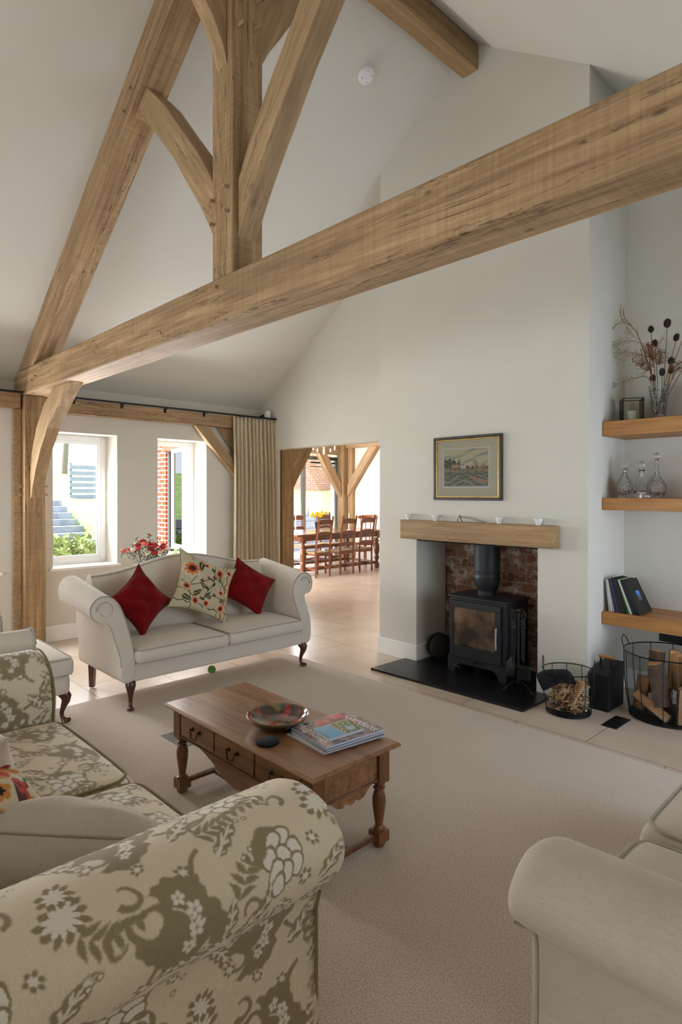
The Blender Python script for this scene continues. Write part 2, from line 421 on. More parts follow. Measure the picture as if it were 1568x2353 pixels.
def grid_mesh(name, V, mat, parent=None, loc=None, colors=None, wrapu=False, wrapv=False, smooth=180, weld=0, caps=False, flip=False):
    """V: (nu, nv, 3) numpy grid in world metres"""
    nu, nv = V.shape[:2]
    off = np.array(loc if loc is not None else (parent['_o'] if parent is not None and '_o' in parent else (0, 0, 0)), float)
    i = np.arange(nu if wrapu else nu-1); j = np.arange(nv if wrapv else nv-1)
    I, J = np.meshgrid(i, j, indexing='ij'); I2 = (I+1) % nu; J2 = (J+1) % nv
    F = np.stack([I*nv+J, I2*nv+J, I2*nv+J2, I*nv+J2], -1).reshape(-1, 4)
    if flip: F = F[:, ::-1]
    me = bpy.data.meshes.new(name); vs = (V.reshape(-1, 3)-off)
    fs = F.tolist()
    if caps:  # close the two u ends
        fs.append(list(range(nv))[::-1]); fs.append([(nu-1)*nv+q for q in range(nv)])
    me.from_pydata(vs.tolist(), [], fs)
    if colors is not None:
        a = me.color_attributes.new('Col', 'FLOAT_COLOR', 'POINT')
        c = np.ones((nu*nv, 4), np.float32); c[:, :3] = np.clip(colors.reshape(-1, 3), 0, 1); a.data.foreach_set('color', c.ravel())
    o = bpy.data.objects.new(name, me); me.materials.append(mat); COL.objects.link(o)
    if weld or caps:
        bm = bmesh.new(); bm.from_mesh(me)
        if weld: bmesh.ops.remove_doubles(bm, verts=bm.verts, dist=weld)
        bmesh.ops.recalc_face_normals(bm, faces=bm.faces); bm.to_mesh(me); bm.free()
    me.polygons.foreach_set('use_smooth', [True]*len(me.polygons))
    if smooth < 180: me.set_sharp_from_angle(angle=math.radians(smooth))
    if parent is not None:
        o.parent = parent; po = np.array(parent['_o'] if '_o' in parent else (0, 0, 0)); o.location = tuple(off-po)
    else: o.location = tuple(off)
    o['_o'] = tuple(off); return o

def cushion_box(name, x0, y0, z0, x1, y1, z1, r, crown, mat, parent=None, n=(24, 24, 6), colf=None, loc=None, piping=None, sag=0, pipr=.006, bulge=.0):
    """box seat cushion: rounded edges, crowned top, piped top and bottom seams"""
    c = np.array([(x0+x1)/2, (y0+y1)/2, (z0+z1)/2]); h = np.array([(x1-x0)/2, (y1-y0)/2, (z1-z0)/2])
    def spaced(m):
        t = np.linspace(-1, 1, m+1); return np.sign(t)*(1-(1-np.abs(t))**1.35)
    faces = []; V = []; F = []; k = 0; 
    for ax in range(3):
        u, v = [a for a in range(3) if a != ax]
        A, B = np.meshgrid(spaced(n[u]), spaced(n[v]), indexing='ij')
        for sg in (-1, 1):
            P = np.zeros(A.shape+(3,)); P[..., u] = A; P[..., v] = B; P[..., ax] = sg
            P = P*h; q = np.clip(P, -(h-r), h-r); d = P-q; L = np.linalg.norm(d, axis=-1, keepdims=True)
            Q = q+d/np.maximum(L, 1e-9)*r
            s = (1-(Q[..., 0]/h[0])**2)*(1-(Q[..., 1]/h[1])**2); s = np.clip(s, 0, 1)**.6
            zz = Q[..., 2]/h[2]
            Q[..., 2] += crown*s*np.clip(zz, 0, 1) - crown*.15*s*np.clip(-zz, 0, 1)
            if bulge:
                w = 1-np.clip(np.abs(zz), 0, 1)**2
                Q[..., 0] += np.sign(Q[..., 0])*bulge*w*(np.abs(Q[..., 0])/h[0])**6
                Q[..., 1] += np.sign(Q[..., 1])*bulge*w*(np.abs(Q[..., 1])/h[1])**6
            if sag:
                Q[..., 2] += sag*np.sin(Q[..., 0]*9+Q[..., 1]*5)*np.sin(Q[..., 1]*11-Q[..., 0]*4)*np.clip(zz, 0, 1)*s
            Q = Q+c; nu, nv = A.shape
            I, J = np.meshgrid(np.arange(nu-1), np.arange(nv-1), indexing='ij')
            f = np.stack([I*nv+J, (I+1)*nv+J, (I+1)*nv+J+1, I*nv+J+1], -1).reshape(-1, 4)+k
            V.append(Q.reshape(-1, 3)); F.append(f); k += nu*nv
    V = np.concatenate(V); F = np.concatenate(F)
    off = np.array(loc if loc is not None else (parent['_o'] if parent is not None else (0, 0, 0)), float)
    me = bpy.data.meshes.new(name); me.from_pydata((V-off).tolist(), [], F.tolist())
    if colf is not None:
        a = me.color_attributes.new('Col', 'FLOAT_COLOR', 'POINT'); cc = np.ones((len(V), 4), np.float32)
        cc[:, :3] = colf(V[:, 0], V[:, 1], V[:, 2]); a.data.foreach_set('color', cc.ravel())
    bm = bmesh.new(); bm.from_mesh(me); bmesh.ops.remove_doubles(bm, verts=bm.verts, dist=1e-5)
    bmesh.ops.recalc_face_normals(bm, faces=bm.faces); bm.to_mesh(me); bm.free()
    me.polygons.foreach_set('use_smooth', [True]*len(me.polygons))
    o = bpy.data.objects.new(name, me); me.materials.append(mat); COL.objects.link(o)
    if parent is not None: o.parent = parent; o.location = tuple(off-np.array(parent['_o']))
    else: o.location = tuple(off)
    o['_o'] = tuple(off)
    if piping is not None:
        mb = MB()
        for sg in (1, -1):
            pts = []; rr = r*1.6; e = .30*r
            for (cx, cy, a0) in ((x1-rr-e+.0, y1-rr-e, 0), (x0+rr+e, y1-rr-e, PI/2), (x0+rr+e, y0+rr+e, PI), (x1-rr-e, y0+rr+e, 1.5*PI)):
                for q in range(7):
                    a = a0+q/6*PI/2; pts.append((cx+rr*math.cos(a), cy+rr*math.sin(a), (z1-.12*r) if sg > 0 else z0+.25*r))
            # lengthen straights
            P2 = []
            for q in range(len(pts)):
                a = pts[q]; b = pts[(q+1) % len(pts)]; d = math.dist(a, b); m = max(1, int(d/.04))
                for w in range(m): P2.append(tuple(a[i]+(b[i]-a[i])*w/m for i in range(3)))
            P2 = [(p[0], p[1], p[2]+(crown*max(0, (1-((p[0]-c[0])/h[0])**2)*(1-((p[1]-c[1])/h[1])**2))**.6 if sg > 0 else 0)) for p in P2]
            P2.append(P2[0]); mb.tube(P2, pipr, 6)
        obj('piping', mb, piping, o, smooth=180)
    return o

def pillow(name, w, h, t, Mx, mat, n=28, colf=None, pinch=.09, wob=.012, seed=1, dent=None, parent=None):
    """scatter cushion: two puffed faces, concave edges, pulled-out corners. local x,y = face, z = thickness"""
    u = np.sin(np.linspace(-PI/2, PI/2, n)); U, V = np.meshgrid(u, u, indexing='ij')
    def edge(U, V):
        X = U*(1-pinch*(1-np.abs(V)**2.2)*np.abs(U)**2); Y = V*(1-pinch*(1-np.abs(U)**2.2)*np.abs(V)**2); return X*w/2, Y*h/2
    X, Y = edge(U, V)
    T = np.clip((1-np.abs(U)**2.6)*(1-np.abs(V)**2.6), 0, 1)**.55*t/2
    r = np.random.default_rng(seed); ph = r.uniform(0, 6, 6)
    W = wob*(np.sin(U*5+ph[0]+V*2)*np.cos(V*4+ph[1])+.6*np.sin(V*9+ph[2]-U*6))*np.clip(T/(t/2), 0, 1)
    out = []
    for sg in (1, -1):
        Z = sg*(T)+W
        if dent is not None: Z = Z - sg*0 + dent(U, V)
        G = np.stack([X, Y, Z], -1).reshape(-1, 3); out.append(G)
    G = np.concatenate(out); Mn = np.array(Mx)
    G = G@Mn[:3, :3].T+Mn[:3, 3]
    F = []
    I, J = np.meshgrid(np.arange(n-1), np.arange(n-1), indexing='ij')
    f = np.stack([I*n+J, (I+1)*n+J, (I+1)*n+J+1, I*n+J+1], -1).reshape(-1, 4)
    F = np.concatenate([f, f[:, ::-1]+n*n])
    loc = tuple(Mn[:3, 3])
    me = bpy.data.meshes.new(name); me.from_pydata((G-np.array(loc)).tolist(), [], F.tolist())
    if colf is not None:
        a = me.color_attributes.new('Col', 'FLOAT_COLOR', 'POINT'); cc = np.ones((len(G), 4), np.float32)
        k = colf(X.ravel(), Y.ravel()); cc[:n*n, :3] = k; cc[n*n:, :3] = k; a.data.foreach_set('color', cc.ravel())
    bm = bmesh.new(); bm.from_mesh(me); bmesh.ops.remove_doubles(bm, verts=bm.verts, dist=2e-5)
    bmesh.ops.recalc_face_normals(bm, faces=bm.faces); bm.to_mesh(me); bm.free()
    me.polygons.foreach_set('use_smooth', [True]*len(me.polygons))
    o = bpy.data.objects.new(name, me); me.materials.append(mat); COL.objects.link(o); o.location = loc; o['_o'] = loc
    # seam curve (world)
    s = []
    for k_ in range(4):
        for q in range(20):
            a = -1+2*q/20; uu, vv = [(a, -1), (1, a), (-a, 1), (-1, -a)][k_]
            x, y = edge(np.array(uu), np.array(vv)); p = Mn[:3, :3]@np.array([float(x), float(y), 0 if dent is None else float(dent(np.array(uu), np.array(vv)))])+Mn[:3, 3]; s.append(tuple(p))
    s.append(s[0]); o_seam = s
    return o, o_seam
def frame(x, y, z, c):
    x = Vector(x).normalized(); y = Vector(y); y = (y-x*y.dot(x)).normalized(); zz = x.cross(y)
    m = Matrix((x, y, zz)).transposed().to_4x4(); return Matrix.Translation(Vector(c)) @ m

def sweep_arm(name, prof, ax, d0, d1, mat, parent, k=5, step=.02, rnd=.03, colf=None, off_f=None, scale_f=None, dens=None):
    """roll arm: closed profile (a,z) swept along axis ax from d0 to d1, rounded at the d1 end.
    off_f(z)->shift along the axis for the end ring; scale_f(t)->(dz)"""
    P = catmull(prof, k, True)
    if dens:
        L = np.r_[0, np.cumsum(np.linalg.norm(np.diff(np.r_[P, P[:1]], axis=0), axis=1))]; m = int(L[-1]/dens); Q = np.linspace(0, L[-1], m, endpoint=False)
        PP = np.r_[P, P[:1]]; P = np.stack([np.interp(Q, L, PP[:, i]) for i in (0, 1)], -1)
    n = len(P); nx = np.roll(P, -1, 0)-np.roll(P, 1, 0); nx /= np.maximum(np.linalg.norm(nx, axis=1, keepdims=True), 1e-9)
    nrm = np.stack([nx[:, 1], -nx[:, 0]], -1)
    area = .5*np.sum(P[:, 0]*np.roll(P[:, 1], -1)-np.roll(P[:, 0], -1)*P[:, 1])
    if area < 0: nrm = -nrm
    L = abs(d1-d0); m = max(3, int((L-rnd)/step)); sg = 1 if d1 > d0 else -1
    st = [(d0+sg*(L-rnd)*i/m, 0) for i in range(m+1)]+[(d1-sg*rnd*(1-math.sin(a)), rnd*(1-math.cos(a))*.8) for a in np.linspace(.2, PI/2, 6)]
    cen_ = P.mean(0); rows = []; ss = np.r_[0, np.cumsum(np.linalg.norm(np.diff(P, axis=0), axis=1))]
    for d, ins in st:
        Q = cen_+(P-cen_)*(1-ins/.20); t = (d-d0)/(d1-d0)
        dd = np.full(n, d)
        if off_f is not None: dd = dd+off_f(Q[:, 1])*t
        z = Q[:, 1]+(scale_f(t, Q[:, 1]) if scale_f is not None else 0)
        rows.append(np.stack([dd, Q[:, 0], z] if ax == 'x' else [Q[:, 0], dd, z], -1))
    V = np.array(rows); colors = None
    if colf is not None:
        D = np.array([[d]*n for d, _ in st]); S = np.array([ss]*len(st)); colors = colf(S, D)
    return grid_mesh(name, V, mat, parent, colors=colors, wrapv=True, caps=True, smooth=60)

# ------------------------------------------------------------------ painted-cloth patterns (numpy)
def sst(a, b, x): t = np.clip((x-a)/(b-a), 0, 1); return t*t*(3-2*t)
def rot2(x, y, a): c, s = math.cos(a), math.sin(a); return x*c+y*s, -x*s+y*c
def leafm(x, y, cx, cy, a, L, w, bend=0, teeth=0, soft=.003):
    X, Y = rot2(x-cx, y-cy, a); t = X/L; Y = Y-bend*L*t*t
    tc = np.clip(t, 0, 1); hw = w*np.sin(PI*tc**.8)**.8
    if teeth: hw = hw*(.72+.28*np.abs(np.sin(teeth*PI*tc)))
    ok = (t > 0) & (t < 1)
    return np.where(ok, sst(soft, -soft, np.abs(Y)-hw), 0), np.where(ok, sst(.0025, -.001, np.abs(Y)-w*.16*(1-tc)), 0), np.where(ok, np.abs(Y)/np.maximum(hw, 1e-4), 9)
def flowerm(x, y, cx, cy, r, n, inner=.5, ph=0, depth=.3):
    X, Y = x-cx, y-cy; R = np.hypot(X, Y); A = np.arctan2(Y, X)+ph
    o = r*(1-depth+depth*np.abs(np.cos(A*n/2))); i = r*inner*(.55+.45*np.abs(np.cos(A*n/2+PI/2)))
    return sst(.003, -.003, R-o), sst(.002, -.002, R-i)
def arcm(x, y, cx, cy, r, w, a0, a1):
    X, Y = x-cx, y-cy; R = np.hypot(X, Y); A = np.mod(np.arctan2(Y, X)-a0, 2*PI); s = a1-a0
    t = np.clip(A/s, 0, 1); ww = w*(1-.6*t)
    return np.where(A < s, sst(.003, -.003, np.abs(R-r*(1-.25*t))-ww), 0)
TW, TH = .50, .62
def damask(u, v):
    """woven pattern of one half-drop repeat: returns olive mask and pale mask"""
    u = np.asarray(u, float); v = np.asarray(v, float)
    m = np.zeros_like(u); hi = np.zeros_like(u)
    wu = u+.0035*np.sin(v*2*PI/TH*7+1)+.0006*np.sin(v*2*PI/TH*60); wv = v+.0035*np.sin(u*2*PI/(2*TW)*16)+.0006*np.sin(u*2*PI/(2*TW)*110+2)
    def paint(mk, a, b=0.):
        nonlocal m, hi
        m = m*(1-mk)+a*mk; hi = hi*(1-mk)+b*mk
    tiles = []
    for c in (-1, 0, 1, 2):
        for r in (-1, 0, 1): tiles.append((wu-c*TW, wv-r*TH-(TH/2 if c % 2 else 0)))
    def each(fn):
        for x, y in tiles: fn(x, y)
    def arc(cx, cy, r, w, a0, a1): each(lambda x, y: paint(arcm(x, y, cx, cy, r, w, a0, a1), 1))
    def leaf(cx, cy, a, L, w, bd=0, teeth=5, vein=True):
        def f(x, y):
            q, b, k = leafm(x, y, cx, cy, a, L, w, bd, teeth); paint(q, 1)
            if vein:
                X, Y = rot2(x-cx, y-cy, a); Y = Y-bd*X*X/L; hb = sst(.25, .55, np.sin((X-np.abs(Y)*1.1)*230))*(k < .66)*(q > .5)*sst(L*.08, L*.2, X); paint(np.maximum(hb*.9, b*(q > .5)), 0, .7)
        each(f)
    def flower(cx, cy, r, n, inner=.5, depth=.35, ph=0):
        def f(x, y):
            a, b = flowerm(x, y, cx, cy, r, n, inner, ph, depth); paint(a, 1); paint(b, 0, .9)
        each(f)
    def drop(cx, cy, a, s, outline=.0045):
        def f(x, y):
            X, Y = rot2(x-cx, y-cy, a); t = X/s; d = np.hypot(X/(s*.62), Y/(s*.40*(1.15-.45*np.clip(t, -1, 1))))*(1+.07*np.cos(3*np.arctan2(Y, X)))
            paint(sst(1+outline/s*2.6, 1+outline/s*1.6, d), 1); paint(sst(1.0, .9, d), 0, .95)
        each(f)
    # thick stems
    for q in ((.16, .10, .15, .0085, .2, 2.6), (.40, .36, .13, .008, 2.6, 5.4), (.10, .42, .11, .007, 3.6, 6.2), (.33, .10, .10, .007, -1.0, 1.4)): arc(*q)
    # sweeping comma masses with a cut-out curl and a pale spray
    def comma(cx, cy, s, a, fl=1):
        def f(x, y):
            X, Y = rot2(x-cx, y-cy, a); Y = Y*fl
            R = np.hypot(X, Y*1.15); A = np.arctan2(Y, X); e = s*(1+.10*np.cos(3*A+.6)+.035*np.cos(17*A))
            tail = leafm(X, Y, s*.1, s*.55, .25, s*1.9, s*.34, -.35, 3)[0]
            mk = np.maximum(sst(.003, -.003, R-e), tail); paint(mk, 1)
            paint(sst(.003, -.003, np.hypot(X+s*.62, (Y+s*.30)*1.1)-s*.40), 0)                      # bite
            paint(arcm(X, Y, -s*.45, -s*.25, s*.30, s*.10, -.4, 3.4), 1)                          # curl in the bite
            paint(arcm(X, Y, s*.05, -s*.35, s*.75, s*.022, .3, 2.1)*mk, 0, .9)                     # pale stem
            for (bx, by, br) in ((.42, .32, .20), (.08, .44, .18), (.62, -.06, .17), (-.28, .38, .15)):
                k, b = flowerm(X, Y, bx*s, by*s, br*s, 5, .35, bx*9, .5); paint(k, 0, 1); paint(b*.8, 1)
        each(f)
    comma(.115, .275, .094, .5); comma(.385, .535, .088, 2.6, -1)
    # tulip bunches with outlines, backed by a scroll
    for (cx, cy, a0, s) in ((.375, .205, .9, .040), (.10, .545, -.5, .036)):
        each(lambda x, y: paint(sst(.003, -.003, np.hypot(x-cx+.035, y-cy+.02)-s*1.35*(1+.05*np.cos(11*np.arctan2(y-cy, x-cx)))), 1))
        for k, (i, j) in enumerate(((-1.5, -.2), (-.9, .9), (-.9, -.9), (-.1, .1), (.1, 1.25), (.2, -1.1), (.9, .6), (1.0, -.45), (1.8, .15))):
            ca, sa = math.cos(a0), math.sin(a0); px = cx+(i*ca-j*sa)*s*.86; py = cy+(i*sa+j*ca)*s*.86; drop(px, py, a0+j*.32, s)
    # star blossom with radiating feathered leaves
    for (an, L, w, bd) in ((.35, .12, .022, .3), (1.25, .10, .020, -.3), (2.2, .13, .024, .35), (3.2, .11, .020, -.3), (4.15, .13, .024, .35), (5.2, .11, .022, -.35)):
        leaf(.265+.045*math.cos(an), .395+.045*math.sin(an), an, L, w, bd, 4)
    flower(.265, .395, .066, 15, .80, .28); each(lambda x, y: paint(flowerm(x, y, .265, .395, .022, 7, .5)[0], .35, .6))
    flower(.015, .085, .050, 11, .72, .35); flower(.46, .40, .036, 9, .62, .4)
    # acanthus
    leaf(.22, .03, 1.2, .17, .038, -.35, 4); leaf(.255, .045, .2, .13, .028, .4, 4); leaf(.195, .03, 2.5, .12, .026, -.3, 4)
    leaf(.44, .02, 1.9, .12, .026, .5, 4); leaf(.03, .40, 2.0, .12, .024, .4, 4); leaf(.20, .52, -.3, .13, .026, .3, 4); leaf(.20, .53, 1.1, .09, .020, -.4, 3)
    # plumes of fine leaves
    for (px, py, an, n_, sg) in ((.06, .10, 1.0, 6, 1), (.40, .28, -.9, 5, -1), (.30, .46, 1.2, 6, 1), (.13, .42, 2.6, 5, -1), (.46, .08, 1.5, 5, 1)):
        for k in range(n_):
            cx = px+.022*k*math.cos(an+.09*k*sg); cy = py+.022*k*math.sin(an+.09*k*sg)
            leaf(cx, cy, an+.75, .045-.004*k, .008, .2, 1, False); leaf(cx, cy, an-.75, .045-.004*k, .008, -.2, 1, False)
    # curls, sprigs, berries
    for q in ((.29, .285, .030, .009, 0, 4.6), (.43, .10, .026, .008, 2, 6.4), (.03, .20, .026, .008, -1, 3.6), (.17, .45, .024, .007, 1, 5.4), (.28, .56, .028, .008, 3, 7.6), (.46, .30, .022, .007, 0, 4.4), (.10, .16, .022, .007, 3, 7.4)): arc(*q)
    for (x0, y0, r) in ((.34, .32, .018), (.30, .13, .020), (.03, .32, .018), (.16, .60, .022), (.42, .47, .018), (.225, .215, .022), (.09, .02, .018), (.33, .01, .020), (.22, .28, .014), (.48, .55, .016)): flower(x0, y0, r, 6, .5, .45, x0*40)
    for (x0, y0) in ((.36, .345), (.385, .33), (.13, .125), (.145, .105), (.30, .49), (.315, .475), (.05, .475), (.065, .455), (.47, .20), (.465, .18), (.24, .165), (.205, .34)):
        each(lambda x, y: (paint(sst(.0085, .0065, np.hypot(x-x0, y-y0)), 1), paint(sst(.0045, .003, np.hypot(x-x0, y-y0)), 0, .7)))
    return np.clip(m, 0, 1), np.clip(hi, 0, 1)
CREAM = linA((222, 209, 184)); OLIVE = linA((150, 136, 106)); PALE = linA((232, 226, 214))
def damask_col(u, v, cream=CREAM, olive=OLIVE, pale=PALE):
    m, h = damask(u, v)
    m = m[..., None]; h = h[..., None]
    st = (.96+.04*np.sin(u*900+v*240))[..., None]
    c = cream*(1-m)+olive*st*m
    return c*(1-h)+pale*h
# damask repeat rasterised once, sampled bilinearly
_W2, _H2, _dp = 2*TW, TH, .0015
_gu, _gv = np.meshgrid(np.arange(0, _W2, _dp), np.arange(0, _H2, _dp), indexing='ij')
_dm, _dh = damask(_gu, _gv)
def damask(u, v):
    a = np.mod(u, _W2)/_dp; b = np.mod(v, _H2)/_dp; i = np.floor(a).astype(int); j = np.floor(b).astype(int); fa = a-i; fb = b-j
    nu, nv = _dm.shape; i0 = i % nu; j0 = j % nv; i1 = (i0+1) % nu; j1 = (j0+1) % nv
    S = lambda T: T[i0, j0]*(1-fa)*(1-fb)+T[i1, j0]*fa*(1-fb)+T[i0, j1]*(1-fa)*fb+T[i1, j1]*fa*fb
    return S(_dm), S(_dh)

# ================================================================= SETTING
XW, YB, YC, XR, YF = -6.38, 4.83, 4.19, .90, -4.0
AP, SL = 5.17, .685
cz = lambda x: AP-SL*abs(x+2.85)
struct('floor', MB().box(-10.6, YF-.2, -.12, XR+.15, 10.0, 0), M['floor'])
# window wall: panel with openings
WIN = [(2.115, 2.775), (3.245, 3.875)]; WZ0, WZ1 = .73, 2.112
WIN3 = (.95, 1.62); ADDED_WIN = [(-.14, .10), (-3.5, -2.6)]  # last two: unseen windows added to bring in more daylight
ALL = sorted(WIN+[WIN3]+ADDED_WIN)
mb = MB(); x0, x1 = -6.75, XW
mb.box(x0, YF, 0, x1, 5.0, WZ0); mb.box(x0, YF, WZ1, x1, 5.0, 2.44)
ys = [YF]+[v for w in ALL for v in w]+[5.0]
for i in range(0, len(ys), 2): mb.box(x0, ys[i], WZ0, x1, ys[i+1], WZ1)
mb.box(x0, YF, 2.44, -6.6, 5.0, 2.75)
struct('wall_left', mb, M['wall'])
# gable wall with the wide opening to the dining room
pl = [(-6.9, 2.06), (-3.7, 2.06), (-3.7, 0), (1.05, 0), (1.05, cz(1.05)+.05), (-2.85, AP+.05), (-6.9, cz(-6.9)+.05)]
struct('wall_back', MB().prism(pl, 'y', YB, 4.98), M['wall'])
# chimney breast with fire opening
mb = MB(); a, b, oa, ob, oz = -3.84, -1.86, -3.40, -2.24, 1.10
pl = [(a, 0), (oa, 0), (oa, oz), (ob, oz), (ob, 0), (b, 0), (b, cz(b)+.05), (-2.85, AP+.05), (a, cz(a)+.05)]
mb.prism(pl, 'y', YC, 4.62)
mb.box(a, 4.62, 0, -3.44, YB, 1.3); mb.box(-2.2, 4.62, 0, b, YB, 1.3)
pl2 = [(a, 1.3), (b, 1.3), (b, cz(b)+.05), (-2.85, AP+.05), (a, cz(a)+.05)]
mb.prism(pl2, 'y', 4.62, YB)
struct('wall_chimney', mb, M['wall'])
t = obj('fireplace_brickwork', MB().box(-3.44, 4.64, -.02, -2.2, 4.78, 1.3), M['brick_fire']); t['kind'] = 'structure'
t.name = 'wall_fireplace'
# right and front walls, out of view; their glazed openings are added to admit daylight
mb = MB(); mb.box(XR, YF, 0, XR+.15, 2.0, 2.75); mb.box(XR, 2.0, 2.15, XR+.15, 4.5, 2.75); mb.box(XR, 4.5, 0, XR+.15, 4.98, 2.75); mb.box(XR, 2.0, 0, XR+.15, 4.5, .1)
struct('wall_right', mb, M['wall'])
pl = [(-6.75, 0), (-5.6, 0), (-5.6, 2.2), (-.2, 2.2), (-.2, 0), (1.05, 0), (1.05, cz(1.05)+.05), (-2.85, AP+.05), (-6.75, cz(-6.75)+.05)]
struct('wall_front', MB().prism(pl, 'y', YF-.15, YF), M['wall'])
# sloping ceilings
pl = [(-6.76, cz(-6.76)), (-2.85, AP), (1.1, cz(1.1)), (1.1, cz(1.1)+.2), (-2.85, AP+.22), (-6.76, cz(-6.76)+.2)]
struct('ceiling', MB().prism(pl, 'y', YF-.2, 5.02), M['ceil'])
# skirting
struct('baseboard_left', MB().box(XW, 2.03, 0, XW+.018, 4.95, .165), M['white'], bevel=.004)
struct('baseboard_chimney', MB().box(a-.016, YC-.018, .0, oa, YC, .15).box(oa, YC-.018, 0, oa+.016, 4.6, .15).box(ob, YC-.018, 0, b+.016, YC, .15).box(a-.018, YC, 0, a, YB, .15).box(b, YC, 0, b+.016, YB, .15), M['white'], bevel=.004)
struct('baseboard_back', MB().box(b, YB-.018, 0, XR, YB, .15), M['white'], bevel=.004)
struct('baseboard_front_left', MB().box(XW, YF, 0, XW+.018, 1.78, .165), M['white'], bevel=.004)
# windows: frame, pane, sill
def window(n, y0, y1, sill=True, open_=False):
    f = .055; X0, X1 = -6.735, -6.67
    mb = MB()
    mb.box(X0, y0, WZ0, X1, y0+f, WZ1); mb.box(X0, y1-f, WZ0, X1, y1, WZ1)
    mb.box(X0, y0+f, WZ0, X1, y1-f, WZ0+f); mb.box(X0, y0+f, WZ1-f, X1, y1-f, WZ1)
    w = obj('window_%d' % n, mb, M['upvc'], bevel=.006); w['kind'] = 'structure'
    if not open_:
        s = obj('sash', MB().box(X0+.01, y0+f, WZ0+f, X1-.01, y0+f+.035, WZ1-f).box(X0+.01, y1-f-.035, WZ0+f, X1-.01, y1-f, WZ1-f)
            .box(X0+.01, y0+f+.035, WZ0+f, X1-.01, y1-f-.035, WZ0+f+.035).box(X0+.01, y0+f+.035, WZ1-f-.035, X1-.01, y1-f-.035, WZ1-f), M['upvc'], w, bevel=.004)
        obj('pane', MB().box(-6.705, y0+f, WZ0+f, -6.700, y1-f, WZ1-f), M['pane'], w)
    else:
        # casement hinged on the far jamb and swung outwards
        hx, hy = X0-.004, y1-f; L = y1-y0-2*f; ang = math.radians(180-12)
        R_ = Matrix.Translation((hx, hy, 0)) @ Matrix.Rotation(ang, 4, 'Z')
        za, zb = WZ0+.05, WZ1-.05; s = .055
        m2 = MB(); m2.box(0, 0, za, s, .05, zb, R_); m2.box(L-s, 0, za, L, .05, zb, R_); m2.box(s, 0, za, L-s, .05, za+s, R_); m2.box(s, 0, zb-s, L-s, .05, zb, R_)
        obj('sash', m2, M['upvc'], w, bevel=.005)
        obj('pane', MB().box(s, .022, za+s, L-s, .027, zb-s, R_), M['pane'], w)
        obj('window_stay', MB().tube([(-6.66, hy-.1, WZ0+.07), (-6.9, hy-.14, WZ0+.075), (-7.05, hy-.02, WZ0+.07)], .006, 6), M['chrome'], w)
    if sill:
        obj('window_sill', MB().box(-6.67, y0-.0, WZ0-.022, XW, y1, WZ0+.004).box(XW, y0-.035, WZ0-.022, XW+.03, y1+.035, WZ0+.004), M['white'], w, bevel=.005)
window(1, *WIN[0]); window(2, *WIN[1], open_=True); window(3, *WIN3)
for i, w in enumerate(ADDED_WIN): window(4+i, *w)
# glazing; the doors behind the camera and at right are added for daylight
def glazing(name, ax, c, a0, a1, z0, z1, n, mat, fw=.06, dep=.07):
    mb = MB(); g = MB()
    def bx(p0, p1, q0, q1, d=dep, m=mb):
        if ax == 'x': m.box(c-d/2, p0, q0, c+d/2, p1, q1)
        else: m.box(p0, c-d/2, q0, p1, c+d/2, q1)
    bx(a0, a1, z0, z0+fw); bx(a0, a1, z1-fw, z1); st = (a1-a0)/n
    for i in range(n+1):
        p = a0+st*i; p0 = max(a0, p-fw*.6); p1 = min(a1, p+fw*.6); bx(p0, p1, z0+fw, z1-fw)
    w = obj(name, mb, mat, bevel=.004); w['kind'] = 'structure'
    for i in range(n):
        g = MB(); bx(a0+st*i+fw*.6, a0+st*(i+1)-fw*.6, z0+fw, z1-fw, .006, g); obj('pane', g, M['pane'], w)
    return w
M['alu'] = plain('grey_door_frame', lin(120, 122, 122), .45, var=.02)
glazing('added_door_1', 'y', YF-.07, -5.6, -.2, 0, 2.2, 6, M['upvc'])
glazing('added_door_2', 'x', XR+.07, 2.0, 4.5, .1, 2.15, 3, M['upvc'])
# ---------------------------------------------------------------- dining wing
mb = MB(); mb.box(-10.5, 5.0, 0, -9.55, 5.14, 2.9); mb.box(-9.55, 5.0, 2.25, -6.75, 5.14, 2.9); mb.box(-7.45, 5.0, .8, -6.75, 5.14, 2.25); mb.box(-7.45, 5.0, 0, -7.15, 5.14, .8)  # low gap at the house corner added for a sun patch on the floor
struct('wall_dining_front', mb, M['brick_out'])
mb = MB(); mb.box(-10.35, 9.6, 0, -2.9, 9.75, 2.9); mb.box(-2.9, 4.98, 0, -2.75, 9.75, 2.9); struct('wall_dining_back', mb, M['wall_warm'])
mb = MB(); mb.box(-10.2, 5.14, 2.36, -10.02, 9.6, 2.9); mb.box(-10.2, 9.52, 0, -10.02, 9.6, 2.36); mb.box(-10.2, 5.14, 0, -10.02, 5.5, 2.36); struct('wall_dining_left', mb, M['wall_warm'])
struct('ceiling_dining', MB().box(-10.5, 4.98, 2.75, -2.75, 9.75, 2.9), M['ceil'])
struct('baseboard_dining', MB().box(-9.3, 9.58, 0, -2.9, 9.6, .17), M['white'], bevel=.004)
